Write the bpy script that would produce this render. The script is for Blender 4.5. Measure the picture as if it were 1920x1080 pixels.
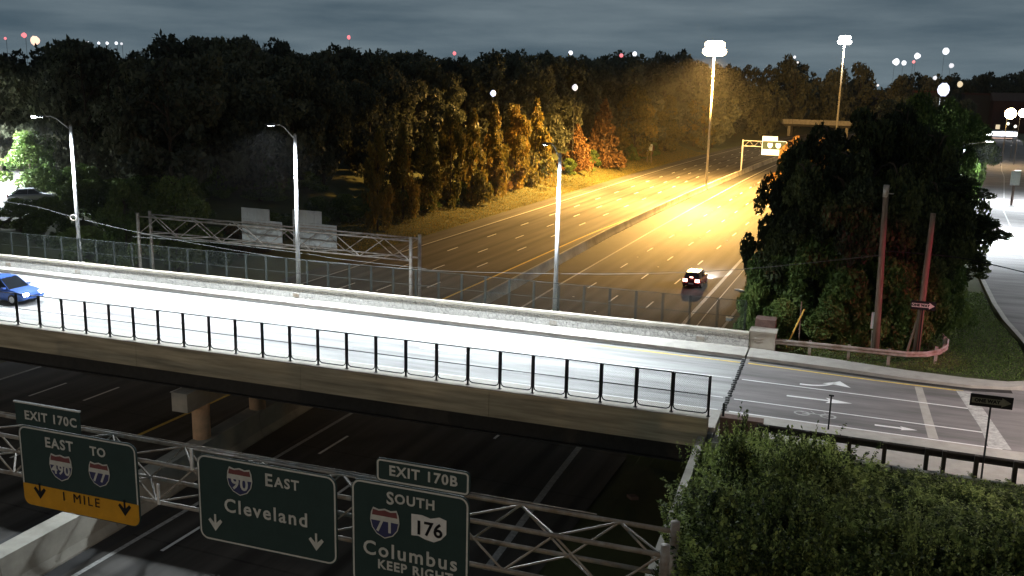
import bpy, math, random
import numpy as np
from mathutils import Vector, Matrix
from math import radians, sin, cos, pi, atan2, sqrt, hypot

random.seed(7); rng = np.random.default_rng(11)
S = bpy.context.scene
for o in list(bpy.data.objects): bpy.data.objects.remove(o)
COL = S.collection

# ------------------------------------------------------------------ camera
F_PX, PITCH, ROLL, CAM_H = 1793.3, 0.211392, 0.02295, 20.113
fw = Vector((0, cos(PITCH), -sin(PITCH))); up0 = Vector((0, sin(PITCH), cos(PITCH))); r0 = Vector((1, 0, 0))
cr = cos(ROLL)*r0 + sin(ROLL)*up0; cu = -sin(ROLL)*r0 + cos(ROLL)*up0
cd = bpy.data.cameras.new('camera'); cam = bpy.data.objects.new('camera', cd); COL.objects.link(cam)
cam.matrix_world = Matrix(((cr.x, cu.x, -fw.x, 0), (cr.y, cu.y, -fw.y, 0), (cr.z, cu.z, -fw.z, CAM_H), (0, 0, 0, 1)))
cd.sensor_width = 36; cd.lens = 36*F_PX/1920; cd.clip_start = .5; cd.clip_end = 9000
S.camera = cam
# ------------------------------------------------------------------ world: cloudy night sky with city glow
W = bpy.data.worlds.new('World'); S.world = W; W.use_nodes = True
wn = W.node_tree.nodes; wl = W.node_tree.links; bg = wn['Background']
tc = wn.new('ShaderNodeTexCoord'); sep = wn.new('ShaderNodeSeparateXYZ'); wl.new(tc.outputs['Generated'], sep.inputs[0])
mp = wn.new('ShaderNodeMapping'); mp.inputs['Scale'].default_value = (2.2, 2.2, 17); mp.inputs['Rotation'].default_value = (0, radians(4), 0)
wl.new(tc.outputs['Generated'], mp.inputs[0])
nz = wn.new('ShaderNodeTexNoise'); nz.inputs['Scale'].default_value = 1.9; nz.inputs['Detail'].default_value = 6; nz.inputs['Roughness'].default_value = .55; wl.new(mp.outputs[0], nz.inputs['Vector'])
rp = wn.new('ShaderNodeValToRGB'); rp.color_ramp.elements[0].position = .33; rp.color_ramp.elements[1].position = .68
rp.color_ramp.elements[0].color = (.022, .032, .041, 1); rp.color_ramp.elements[1].color = (.052, .064, .073, 1)
wl.new(nz.outputs['Fac'], rp.inputs[0])
gr = wn.new('ShaderNodeValToRGB'); gr.color_ramp.elements[0].position = 0; gr.color_ramp.elements[1].position = .35
gr.color_ramp.elements[0].color = (1.55, 1.66, 1.66, 1); gr.color_ramp.elements[1].color = (.8, .78, .8, 1)
wl.new(sep.outputs['Z'], gr.inputs[0])
mx = wn.new('ShaderNodeMixRGB'); mx.blend_type = 'MULTIPLY'; mx.inputs[0].default_value = 1
wl.new(rp.outputs[0], mx.inputs[1]); wl.new(gr.outputs[0], mx.inputs[2]); wl.new(mx.outputs[0], bg.inputs['Color'])
bg.inputs['Strength'].default_value = 2.1
S.view_settings.view_transform = 'Standard'; S.view_settings.look = 'None'; S.view_settings.exposure = 0; S.view_settings.gamma = 1
S.render.engine = 'CYCLES'

# light powers (W) and colours, tuned in one place
SODIUM = (1, .55, .14); LED = (.86, .94, 1.0)
P_MAST, P_BRIDGE = 1650000, 30000

# ------------------------------------------------------------------ frames
BH = radians(109.24); U = Vector((sin(BH), cos(BH), 0)); V = Vector((-U.y, U.x, 0))
FH = radians(21.702); D = Vector((sin(FH), cos(FH), 0)); N = Vector((cos(FH), -sin(FH), 0))
Z3 = Vector((0, 0, 1))
ROTB = atan2(U.y, U.x); ROTF = atan2(N.y, N.x)
def bp(u, v, z=0): return U*u + V*v + Z3*z          # bridge frame -> world
def off(s): return max(0, s-200)**2/4800 if s < 700 else 52.1 + (s-700)*.208
def fp(t, s, z=0): return N*(t+off(s)) + D*s + Z3*z # freeway frame (t across, s along) -> world
EYE = Vector((0, 0, CAM_H))
def ray(px, py): return (fw*F_PX + cr*(px-960) - cu*(py-540))
def P(px, py, z):                                    # point on a level plane
    d = ray(px, py); return EYE + d*((z-CAM_H)/d.z)
def PV(px, py, v):                                   # point on a plane parallel to the bridge
    d = ray(px, py); return EYE + d*(v/d.dot(V))
def PD(px, py, s):
    d = ray(px, py); return EYE + d*(s/d.dot(D))
def to_px(p):
    q = p-EYE; w = q.dot(fw); return 960+F_PX*q.dot(cr)/w, 540-F_PX*q.dot(cu)/w
def zg(p):
    s = p.dot(D); t = p.dot(N)-off(s)
    if t < -57: 
        k = min(1, (-57-t)/24); z = 6*(k*k*(3-2*k))
        if t < -110: z += min(8, (-110-t)*.035)
    elif t > -12.5 and s < 53:
        z = -.06 if t < -6.15 else 4.9+min(1.1, (t+6.15)*.6)
    elif t > -12.5:
        k = min(1, (t+12.5)/7.3); z = 6*k
    else: z = -.06
    if s > 440: z = max(z, 0) + (0 if s < 470 else min(9, (s-470)*.04))
    return z
def hit(px, py):
    d = ray(px, py).normalized(); k = 15
    while k < 3000:
        p = EYE+d*k
        if p.z < zg(p): return Vector((p.x, p.y, zg(p)))
        k += .25 if k < 400 else 3
    return EYE+d*800

# ------------------------------------------------------------------ materials
def mat(name, col, rough=.8, metal=0, var=.25, scale=3., bump=0., bscale=None, col2=None, emis=None, spec=.3, coords='Object', stretch=None, rot=0):
    m = bpy.data.materials.new(name); m.use_nodes = True; nt = m.node_tree; n = nt.nodes; l = nt.links; b = n['Principled BSDF']
    b.inputs['Roughness'].default_value = rough; b.inputs['Metallic'].default_value = metal; b.inputs['Specular IOR Level'].default_value = spec
    if emis:
        b.inputs['Base Color'].default_value = (*col, 1); b.inputs['Emission Color'].default_value = (*emis[0], 1); b.inputs['Emission Strength'].default_value = emis[1]; return m
    t = n.new('ShaderNodeTexCoord'); vec = t.outputs[coords]
    if rot:
        q0 = n.new('ShaderNodeMapping'); q0.inputs['Rotation'].default_value = (0, 0, rot); l.new(vec, q0.inputs[0]); vec = q0.outputs[0]
    if stretch:
        q = n.new('ShaderNodeMapping'); q.inputs['Scale'].default_value = stretch; l.new(vec, q.inputs[0]); vec = q.outputs[0]
    z = n.new('ShaderNodeTexNoise'); z.inputs['Scale'].default_value = scale; z.inputs['Detail'].default_value = 7; z.inputs['Roughness'].default_value = .62; l.new(vec, z.inputs['Vector'])
    r = n.new('ShaderNodeValToRGB'); r.color_ramp.elements[0].position = .3; r.color_ramp.elements[1].position = .7
    c2 = col2 or tuple(c*(1-var) for c in col)
    r.color_ramp.elements[0].color = (*c2, 1); r.color_ramp.elements[1].color = (*[min(1, c*(1+var*.6)) for c in col], 1)
    l.new(z.outputs['Fac'], r.inputs[0]); l.new(r.outputs[0], b.inputs['Base Color'])
    if bump:
        z2 = n.new('ShaderNodeTexNoise'); z2.inputs['Scale'].default_value = bscale or scale*6; z2.inputs['Detail'].default_value = 5; l.new(vec, z2.inputs['Vector'])
        bu = n.new('ShaderNodeBump'); bu.inputs['Strength'].default_value = bump; l.new(z2.outputs['Fac'], bu.inputs['Height']); l.new(bu.outputs[0], b.inputs['Normal'])
    return m
def leafmat(name, a, b_, c, back=.35):
    m = bpy.data.materials.new(name); m.use_nodes = True; nt = m.node_tree; n = nt.nodes; l = nt.links; b = n['Principled BSDF']
    at = n.new('ShaderNodeAttribute'); at.attribute_name = 'tone'
    oi = n.new('ShaderNodeObjectInfo')
    ad = n.new('ShaderNodeMath'); ad.operation = 'MULTIPLY_ADD'; l.new(oi.outputs['Random'], ad.inputs[0]); ad.inputs[1].default_value = .35; l.new(at.outputs['Fac'], ad.inputs[2])
    sb = n.new('ShaderNodeMath'); sb.operation = 'SUBTRACT'; l.new(ad.outputs[0], sb.inputs[0]); sb.inputs[1].default_value = .17
    r = n.new('ShaderNodeValToRGB'); r.color_ramp.elements[0].position = .05; r.color_ramp.elements[1].position = .95
    e = r.color_ramp.elements.new(.5)
    r.color_ramp.elements[0].color = (*a, 1); e.color = (*b_, 1); r.color_ramp.elements[2].color = (*c, 1)
    l.new(sb.outputs[0], r.inputs[0]); l.new(r.outputs[0], b.inputs['Base Color']); b.inputs['Roughness'].default_value = .6; b.inputs['Specular IOR Level'].default_value = .25
    tr = n.new('ShaderNodeBsdfTranslucent'); l.new(r.outputs[0], tr.inputs[0]); mxs = n.new('ShaderNodeMixShader'); mxs.inputs[0].default_value = back
    l.new(b.outputs[0], mxs.inputs[1]); l.new(tr.outputs[0], mxs.inputs[2]); l.new(mxs.outputs[0], n['Material Output'].inputs[0])
    return m
M = {}
M['grass'] = mat('grass', (.055, .065, .022), .95, var=.5, scale=.6, bump=.6, bscale=5, col2=(.05, .055, .02))
M['weeds'] = mat('weedy_soil', (.05, .06, .02), .95, var=.5, scale=1.2, bump=.8, bscale=7)
M['deck'] = mat('deck_concrete', (.36, .36, .35), .8, var=.3, scale=.9, bump=.15, bscale=20, stretch=(.12, 1.3, 1), rot=-ROTB, col2=(.17, .17, .165))
M['asph'] = mat('asphalt', (.22, .205, .20), .85, var=.3, scale=.9, bump=.25, bscale=30, stretch=(.2, 1.1, 1), rot=-ROTB, col2=(.12, .115, .11))
M['asph_dark'] = mat('dark_asphalt', (.04, .04, .04), .85, var=.3, scale=.5, bump=.25, bscale=30)
M['asph_gut'] = mat('dark_gutter', (.035, .033, .03), .9, var=.5, scale=2)
M['walk'] = mat('sidewalk_concrete', (.40, .38, .34), .85, var=.2, scale=1.5, bump=.15)
M['conc'] = mat('concrete', (.40, .37, .31), .85, var=.3, scale=.9, bump=.2, bscale=10)
M['fascia'] = mat('fascia_concrete', (.46, .40, .28), .85, var=.45, scale=.8, bump=.2, bscale=8, stretch=(.35, 1, 5))
M['barrier'] = mat('barrier_concrete', (.42, .40, .34), .85, var=.45, scale=.35, bump=.25, bscale=6)
M['tan'] = mat('column_light_tint', (.78, .50, .30), .8, var=.25, scale=2, bump=.15)  # orange lamp light on the pier columns, painted into their colour
M['girder'] = mat('girder_steel', (.035, .033, .03), .6, var=.3)
M['galv'] = mat('galvanized_steel', (.36, .35, .32), .5, .3, var=.45, scale=2.2, col2=(.22, .17, .12))
M['pole'] = mat('pole_steel', (.5, .51, .52), .55, .1, var=.15, scale=4)
M['darkpole'] = mat('dark_pole_paint', (.05, .05, .05), .7, var=.2)
M['darkrail'] = mat('silhouette_dark_rail', (.045, .04, .035), .7, .2, var=.4)  # backlit silhouette of the near guardrail, put into its colour
M['mastpole'] = mat('mast_steel', (.30, .29, .27), .6, .1, var=.2)
M['fencegrey'] = mat('weathered_fence_steel', (.022, .028, .026), .7, .1, var=.3)
M['wire'] = mat('wire_grey', (.09, .095, .09), .7, var=.1)
M['black'] = mat('black_coated_steel', (.012, .013, .014), .5, .2, var=.2)
M['wood'] = mat('utility_pole_wood', (.20, .15, .11), .9, var=.4, scale=3, bump=.5, bscale=20, stretch=(6, 6, .4))
M['white'] = mat('white_paint', (.78, .78, .76), .7, var=.12, scale=4)
M['wornwhite'] = mat('worn_white_paint', (.42, .42, .40), .75, var=.45, scale=5)
M['yellow'] = mat('yellow_paint', (.70, .50, .10), .75, var=.25, scale=4)
M['green'] = mat('sign_green', (.030, .058, .054), .5, var=.12, scale=2)
M['legend'] = mat('sign_legend_white', (.62, .63, .59), .5, var=.15)
M['syellow'] = mat('sign_yellow', (.68, .34, .02), .5, var=.12, scale=2)
M['sblack'] = mat('sign_black', (.006, .006, .008), .5, var=.1)
M['sred'] = mat('shield_red', (.20, .07, .07), .5, var=.1)
M['sblue'] = mat('shield_blue', (.05, .055, .14), .5, var=.1)
M['alu'] = mat('sign_back_aluminium', (.46, .49, .48), .5, .25, var=.15, scale=2)
M['bark'] = mat('bark', (.07, .055, .04), .95, var=.4, scale=4, bump=.5)
M['brick'] = mat('brown_masonry', (.15, .10, .08), .9, var=.3, scale=4)
M['joint'] = mat('joint_rubber', (.015, .015, .015), .8, var=.2)
M['tyre'] = mat('tyre_rubber', (.012, .012, .012), .85, var=.2)
M['rim'] = mat('wheel_rim', (.45, .45, .46), .35, .8, var=.1)
M['glass'] = mat('car_glass', (.01, .012, .015), .08, var=.05, spec=.6)
M['carblue'] = mat('blue_car_paint', (.04, .10, .34), .25, .2, var=.05, spec=.6)
M['carred'] = mat('dark_red_car_paint', (.10, .012, .014), .25, .2, var=.05, spec=.6)
M['cargrey'] = mat('grey_car_paint', (.25, .26, .28), .25, .3, var=.05, spec=.6)
M['buswhite'] = mat('bus_white_paint', (.75, .77, .8), .35, var=.05)
M['roof'] = mat('roof_shingle', (.10, .07, .06), .9, var=.3)
M['siding'] = mat('house_siding', (.05, .045, .04), .8, var=.15)
M['brickwall'] = mat('red_brick_wall', (.07, .03, .025), .9, var=.3)
def em(name, c, k): M[name] = mat(name, (.8, .8, .8), emis=(c, k))
em('e_sodium', (1, .72, .38), 55); em('e_led', (.85, .92, 1), 40); em('e_blue', (.62, .70, 1), 1.9); em('e_white', (1, .97, .9), 30)
em('e_red', (1, .22, .25), 1.3); em('e_tail', (1, .28, .22), 16); em('e_head', (.95, .97, 1), 60); em('e_orange', (1, .62, .45), 1.6); em('e_window', (1, .8, .5), .8); em('e_green', (.35, 1, .5), 1.2)
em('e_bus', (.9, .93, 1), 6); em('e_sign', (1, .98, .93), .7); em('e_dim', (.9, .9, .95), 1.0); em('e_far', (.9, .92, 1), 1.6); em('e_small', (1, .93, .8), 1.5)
def parapet_mat():
    m = mat('stone_form_concrete', (.58, .57, .54), .85, var=.25, scale=4)
    n = m.node_tree.nodes; l = m.node_tree.links; t = n['Texture Coordinate']
    v = n.new('ShaderNodeTexVoronoi'); v.inputs['Scale'].default_value = 5; l.new(t.outputs['Object'], v.inputs[0]); v.feature = 'DISTANCE_TO_EDGE'
    r = n.new('ShaderNodeValToRGB'); r.color_ramp.elements[0].position = 0; r.color_ramp.elements[1].position = .08; l.new(v.outputs['Distance'], r.inputs[0])
    b = n.new('ShaderNodeBump'); b.inputs['Strength'].default_value = 1; b.inputs['Distance'].default_value = .05; l.new(r.outputs[0], b.inputs['Height']); l.new(b.outputs[0], n['Principled BSDF'].inputs['Normal'])
    mxx = n.new('ShaderNodeMixRGB'); mxx.blend_type = 'MULTIPLY'; mxx.inputs[0].default_value = .4
    src = n['Principled BSDF'].inputs['Base Color'].links[0].from_socket; l.new(src, mxx.inputs[1]); l.new(r.outputs[0], mxx.inputs[2]); l.new(mxx.outputs[0], n['Principled BSDF'].inputs['Base Color'])
    return m
M['stoneform'] = parapet_mat()
def freeway_mat():   # old concrete: darker wheel/oil bands along each lane, slab joints; UV = (t, s) in metres
    m = mat('freeway_pavement', (.075, .070, .062), .8, var=.3, scale=.5, bump=.15, bscale=8, coords='UV', stretch=(1, .12, 1), spec=.2)
    n = m.node_tree.nodes; l = m.node_tree.links; b = n['Principled BSDF']
    t = n['Texture Coordinate']; sp = n.new('ShaderNodeSeparateXYZ'); l.new(t.outputs['UV'], sp.inputs[0])
    def math(op, a, bb=None):
        q = n.new('ShaderNodeMath'); q.operation = op
        for i, x in enumerate((a, bb)):
            if x is None: continue
            if isinstance(x, (int, float)): q.inputs[i].default_value = x
            else: l.new(x, q.inputs[i])
        return q.outputs[0]
    lane = math('COSINE', math('MULTIPLY', math('ADD', sp.outputs['X'], 20.35), 2*pi/3.72))    # +1 on lane lines
    k1 = math('MULTIPLY', math('POWER', math('MAXIMUM', lane, 0), 3), .5)                      # dark seam beside the lines
    k2 = math('MULTIPLY', math('POWER', math('MAXIMUM', math('MULTIPLY', lane, -1), 0), 2), .22)
    nz = n.new('ShaderNodeTexNoise'); mp2 = n.new('ShaderNodeMapping'); mp2.inputs['Scale'].default_value = (.9, .03, 1); l.new(t.outputs['UV'], mp2.inputs[0]); l.new(mp2.outputs[0], nz.inputs[0]); nz.inputs['Scale'].default_value = 1.3; nz.inputs['Detail'].default_value = 3
    k3 = math('MULTIPLY', math('SUBTRACT', nz.outputs['Fac'], .5), 1.5)
    jn = math('MULTIPLY', math('GREATER_THAN', math('FRACT', math('MULTIPLY', sp.outputs['Y'], 1/6.1)), .978), .25)
    tot = math('SUBTRACT', math('SUBTRACT', math('SUBTRACT', math('ADD', 1.0, k3), k1), k2), jn)
    mm = n.new('ShaderNodeMixRGB'); mm.blend_type = 'MULTIPLY'; mm.inputs[0].default_value = 1
    src = b.inputs['Base Color'].links[0].from_socket; l.new(src, mm.inputs[1])
    cb = n.new('ShaderNodeCombineXYZ'); [l.new(tot, cb.inputs[i]) for i in range(3)]; l.new(cb.outputs[0], mm.inputs[2]); l.new(mm.outputs[0], b.inputs['Base Color'])
    return m
M['freeway'] = freeway_mat()
M['leaf_dark'] = leafmat('leaf_dark', (.036, .044, .034), (.095, .105, .065), (.18, .18, .11))
M['leaf_green'] = leafmat('leaf_green', (.035, .06, .016), (.08, .13, .03), (.17, .23, .06))
M['leaf_autumn'] = leafmat('leaf_autumn', (.06, .065, .018), (.17, .14, .035), (.28, .18, .04))
M['leaf_rust'] = leafmat('leaf_rust', (.09, .05, .02), (.16, .08, .03), (.20, .12, .04))
M['leaf_deep'] = leafmat('leaf_deep', (.014, .022, .012), (.038, .052, .02), (.10, .12, .04))
M['leaf_shrub'] = leafmat('leaf_shrub', (.020, .030, .014), (.085, .115, .034), (.36, .44, .13))

# ------------------------------------------------------------------ mesh helpers
FRAME = {}                                # parent -> inverse world matrix
def M4(loc, rz): return Matrix.Translation(loc) @ Matrix.Rotation(rz, 4, 'Z')
class MB:
    def __init__(s): s.v = []; s.f = []
    def add(s, vs, fs):
        k = len(s.v); s.v += [Vector(a) for a in vs]; s.f += [tuple(i+k for i in f) for f in fs]; return s
    def hexa(s, c):                        # 8 corners: bottom 4 ccw, top 4 ccw
        return s.add(c, [(3, 2, 1, 0), (4, 5, 6, 7), (0, 1, 5, 4), (1, 2, 6, 5), (2, 3, 7, 6), (3, 0, 4, 7)])
    def box(s, fr, x0, x1, y0, y1, z0, z1):
        return s.hexa([fr(x0, y0, z0), fr(x1, y0, z0), fr(x1, y1, z0), fr(x0, y1, z0), fr(x0, y0, z1), fr(x1, y0, z1), fr(x1, y1, z1), fr(x0, y1, z1)])
    def tube(s, a, b, r0, r1=None, n=8, caps=True):
        r1 = r0 if r1 is None else r1; a = Vector(a); b = Vector(b); d = (b-a).normalized()
        x = d.cross(Z3 if abs(d.z) < .9 else Vector((1, 0, 0))).normalized(); y = d.cross(x)
        vs = [a+(x*cos(2*pi*i/n)+y*sin(2*pi*i/n))*r0 for i in range(n)]+[b+(x*cos(2*pi*i/n)+y*sin(2*pi*i/n))*r1 for i in range(n)]
        fs = [(i, (i+1) % n, n+(i+1) % n, n+i) for i in range(n)]
        if caps: fs += [tuple(range(n-1, -1, -1)), tuple(range(n, 2*n))]
        return s.add(vs, fs)
    def path(s, pts, r, n=6):
        for a, b in zip(pts, pts[1:]): s.tube(a, b, r, r, n)
        return s
    def strip(s, L, R):
        k = len(L); return s.add(list(L)+list(R), [(i, k+i, k+i+1, i+1) for i in range(k-1)])
    def prism(s, poly, off_):              # poly: list of points, extruded by vector
        k = len(poly); q = [Vector(p)+off_ for p in poly]
        return s.add(list(poly)+q, [tuple(range(k)), tuple(range(2*k-1, k-1, -1))]+[(i, k+i, k+(i+1) % k, (i+1) % k) for i in range(k)])
    def build(s, name, m, parent=None, smooth=False):
        me = bpy.data.meshes.new(name); inv = FRAME.get(parent.as_pointer()) if parent else None
        vs = [inv @ a for a in s.v] if inv is not None else s.v
        me.from_pydata([tuple(a) for a in vs], [], s.f); me.materials.append(m)
        if smooth:
            me.polygons.foreach_set('use_smooth', [True]*len(me.polygons))
        import bmesh
        b = bmesh.new(); b.from_mesh(me); bmesh.ops.recalc_face_normals(b, faces=b.faces); b.to_mesh(me); b.free()
        o = bpy.data.objects.new(name, me); COL.objects.link(o)
        if parent: o.parent = parent; FRAME[o.as_pointer()] = inv
        return o
def tag(o, label=None, cat=None, group=None, kind=None):
    if label: o['label'] = label
    if cat: o['category'] = cat
    if group: o['group'] = group
    if kind: o['kind'] = kind
    return o
def thing(name, label, cat, loc, rz=0, group=None):
    o = bpy.data.objects.new(name, None); COL.objects.link(o); o.location = loc; o.rotation_euler = (0, 0, rz); o.empty_display_size = .3
    FRAME[o.as_pointer()] = M4(Vector(loc), rz).inverted(); tag(o, label, cat, group); return o
def structure(o): o['kind'] = 'structure'; return o
def copytree(o, loc, rz=0, scale=None, label=None, kids=None):
    c = o.copy(); COL.objects.link(c); c.location = loc; c.rotation_euler = (0, 0, rz)
    if scale: c.scale = scale
    if label: c['label'] = label
    for ch in o.children:
        d_ = ch.copy(); COL.objects.link(d_); d_.parent = c
        for g in ch.children: e_ = g.copy(); COL.objects.link(e_); e_.parent = d_
    return c
def spot(name, loc, target, power, col, angle=150, blend=.6, size=.25, parent=None):
    l = bpy.data.lights.new(name, 'SPOT'); l.energy = power; l.color = col; l.spot_size = radians(angle); l.spot_blend = blend; l.shadow_soft_size = size
    o = bpy.data.objects.new(name, l); COL.objects.link(o); d_ = (Vector(target)-Vector(loc))
    mw = Matrix.Translation(loc) @ d_.to_track_quat('-Z', 'Y').to_matrix().to_4x4()
    if parent: o.parent = parent; o.matrix_local = FRAME[parent.as_pointer()] @ mw
    else: o.matrix_world = mw
    return o

# ------------------------------------------------------------------ terrain
def build_terrain():
    tt = [-2600, -1500, -900, -600, -420, -300, -220, -170, -140, -120, -110, -100, -90]+list(np.arange(-84, -55, 1.5))+[-50, -35, -20, -13.5]+list(np.arange(-12.5, -4.5, .8))+[-6.3, -6.16, -6.14, -5.9]+[-4, 0, 5, 10, 20, 40, 80, 150, 300, 600, 1200, 2400]
    tt = sorted(float(x) for x in tt)
    ss = [-300, -120, -60, -20]+list(range(0, 200, 8))+list(range(200, 440, 16))+[440, 455, 470, 500, 560, 640, 800, 1100, 1600, 2500, 4000, 6500]
    b = MB(); nt = len(tt)
    for s in ss:
        for t in tt:
            p = fp(t, s); z = zg(p) - (0.0 if -57 <= t <= -12.5 else rng.uniform(0, .12)*(1 if abs(t) < 200 else 0)); b.v.append(Vector((p.x, p.y, z)))
    for i in range(len(ss)-1):
        for j in range(nt-1):
            a = i*nt+j; b.f.append((a, a+1, a+nt+1, a+nt))
    structure(b.build('ground', M['grass']))
build_terrain()
# freeway pavement with UV = (t,s)
def strip_fp(name, m, tl, tr, s0, s1, z, step=10, uv=False):
    n = max(2, int((s1-s0)/step)+1); ss = np.linspace(s0, s1, n)
    f = lambda t, s: t(s) if callable(t) else t
    L = [fp(f(tl, s), s, z) for s in ss]; R = [fp(f(tr, s), s, z) for s in ss]
    b = MB().strip(L, R); me = bpy.data.meshes.new(name); me.from_pydata([tuple(a) for a in b.v], [], b.f); me.materials.append(m)
    if uv:
        u = me.uv_layers.new(name='UVMap'); k = n; co = [(f(tl, s), s) for s in ss]+[(f(tr, s), s) for s in ss]
        for li, lp in enumerate(me.loops): u.data[li].uv = co[lp.vertex_index]
    for p in me.polygons:
        pass
    me.flip_normals() if me.polygons[0].normal.z < 0 else None
    o = bpy.data.objects.new(name, me); COL.objects.link(o); return o
structure(strip_fp('freeway', M['freeway'], -57.2, -12.3, -60, 900, 0.0, 8, True))
def interp(pts):
    xs = [a for a, _ in pts]; ys = [b for _, b in pts]
    return lambda s: float(np.interp(s, xs, ys))
tY_R = interp([(0, -29.4), (50, -29.7), (85, -30.9), (130, -31.4), (160, -31.6)])      # left edge line of right carriageway
tE_R = interp([(30, -14.2), (50, -15.3), (85, -16.0), (120, -16.3)])
tY_L = interp([(60, -38.6), (125, -38.45), (174, -36.5)])
MED = interp([(-60, -30.7), (10, -30.9), (31, -31.7), (40, -32.6), (49, -33.2), (80, -34.3), (128, -35.6), (173, -35.5), (232, -34.6), (300, -34.2), (900, -34)])
structure(strip_fp('median_pavement', M['asph_dark'], lambda s: max(tY_L(s)+.5, MED(s)-3.2), lambda s: tY_R(s)-.5, -60, 900, .004, 8))
def dashes():
    b = MB()
    for t, ph in ((-20.35, 86.2), (-24.15, 87.2), (-27.85, 92.2), (-42.25, 97.0), (-45.95, 105.6), (-49.65, 92.6)):
        k0 = int((ph+10)/12.19)
        for k in range(-k0, 40):
            s = ph+k*12.19
            if not(10 < s < 520): continue
            tt_ = t
            if t == -20.35 and s < 60: tt_ = t+.3
            b.add([fp(tt_-.085, s-1.5, .008), fp(tt_+.085, s-1.5, .008), fp(tt_+.085, s+1.5, .008), fp(tt_-.085, s+1.5, .008)], [(0, 1, 2, 3)])
    structure(b.build('lane_dashes', M['white']))
dashes()
for nm, f, w, m, s0 in (('edge_line', tY_R, .12, 'wornwhite', -40), ('edge_line', tE_R, .17, 'wornwhite', 34), ('edge_line', tY_L, .13, 'yellow', 40), ('edge_line', lambda s: -54.1, .13, 'wornwhite', 30)):
    structure(strip_fp(nm, M[m], lambda s: f(s)-w, lambda s: f(s)+w, s0, 600, .009, 10))
structure(strip_fp('shoulder_seam', M['wornwhite'], lambda s: tE_R(s)+1.15, lambda s: tE_R(s)+1.25, 75, 200, .009))
structure(strip_fp('kerb', M['conc'], -12.6, -12.3, 55, 420, .1))
# lane raised markers on the right carriageway
rm = MB()
for t, ph in ((-20.35, 80.1), (-24.15, 81.1), (-27.85, 86.1)):
    for k in range(0, 14):
        s = ph+k*24.38; rm.box(lambda x, y, z: fp(x, y, z), t-.09, t+.09, s-.06, s+.06, .01, .035)
structure(rm.build('pavement_markers', M['white']))

# ------------------------------------------------------------------ median barrier (a thing), its pier-guard section wide
def barrier():
    o = thing('median_barrier', 'long stained concrete barrier wall dividing the freeway, widest under the bridge', 'barrier', fp(MED(40), 40, 0), ROTF)
    def prof(s):
        k = min(1, max(0, (s-56)/8)); h = 1.5*(1-k)+1.07*k; wt = .48*(1-k)+.13*k; wb = .78*(1-k)+.33*k; return h, wt, wb
    cuts = [-60, -20]+list(np.arange(0, 57, 6.1))+[64]+list(np.arange(76, 560, 12.2)); first = True
    for a, b_ in zip(cuts, cuts[1:]):
        m = MB(); rings = []
        for s in (a+.015, b_-.015):
            h, wt, wb = prof(s); c = MED(s)
            rings.append([fp(c-wb, s, 0), fp(c-wb, s, .1), fp(c-wt-.1, s, .42), fp(c-wt, s, h), fp(c+wt, s, h), fp(c+wt+.1, s, .42), fp(c+wb, s, .1), fp(c+wb, s, 0)])
        m.add(rings[0]+rings[1], [(i, i+1, i+9, i+8) for i in range(7)]+[tuple(range(8)), tuple(range(15, 7, -1))])
        m.build('barrier_segment', M['barrier'], o)
barrier()

# ------------------------------------------------------------------ the bridge (one thing)
BZ = 6.1
bridge = thing('road_bridge', 'floodlit concrete road bridge crossing over the freeway', 'bridge', bp(-30, 45, 0), ROTB)
UL, UR = -72., -4.3
m = MB().box(bp, UL, UR-.06, 38.15, 52.4, 5.55, BZ-.02); m.build('deck_slab', M['deck'], bridge)
def vN(u): return 50.2 + max(0, (-4.3-u))*.02
# roadway surface, north and south sidewalks (real steps)
structure(MB().strip([bp(UL, vN(UL), BZ), bp(UR-.05, vN(UR), BZ)], [bp(UL, 40.8, BZ), bp(UR-.05, 40.8, BZ)]).build('bridge_roadway', M['deck']))
m = MB().hexa([bp(UL, vN(UL), BZ-.02), bp(UR-.06, vN(UR), BZ-.02), bp(UR-.06, 52.0, BZ-.02), bp(UL, 52.0, BZ-.02), bp(UL, vN(UL), BZ+.16), bp(UR-.06, vN(UR), BZ+.16), bp(UR-.06, 52.0, BZ+.16), bp(UL, 52.0, BZ+.16)])
m.build('sidewalk', M['walk'], bridge)
MB().box(bp, UL, UR-.06, 38.45, 40.8, BZ-.02, BZ+.16).build('sidewalk', M['walk'], bridge)
# fascia + low near parapet, drip edge, girders
for a, b_ in zip(np.linspace(UL, UR-.3, 8), np.linspace(UL, UR-.3, 8)[1:]):
    MB().box(bp, a+.01, b_-.01, 38.0, 38.42, 5.5, 6.75).build('fascia_panel', M['fascia'], bridge)
MB().box(bp, UL, UR-.3, 37.96, 38.46, 6.75, 6.8).build('parapet_cap', M['conc'], bridge)
for vv in (39.0, 41.6, 44.2, 46.8, 49.4, 51.6):
    g = MB().box(bp, UL, UR-.7, vv-.02, vv+.02, 4.45, 5.5); g.box(bp, UL, UR-.7, vv-.22, vv+.22, 4.4, 4.45).build('girder', M['girder'], bridge)
# north parapet with stone pattern face and plain cap
MB().box(bp, UL, UR-.1, 52.02, 52.32, BZ+.16, 6.93).build('stone_parapet', M['stoneform'], bridge)
MB().box(bp, UL, UR-.1, 51.97, 52.38, 6.93, 7.08).build('parapet_cap', M['conc'], bridge)
for px, py in ((15, 492), (145, 504), (555, 545), (1037, 603), (1313, 635)):
    q = PV(px, py, 52.0); uu = q.dot(U); MB().box(bp, uu-.22, uu+.22, 51.99, 52.02, 6.35, 6.58).build('junction_box', M['galv'], bridge)
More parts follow.
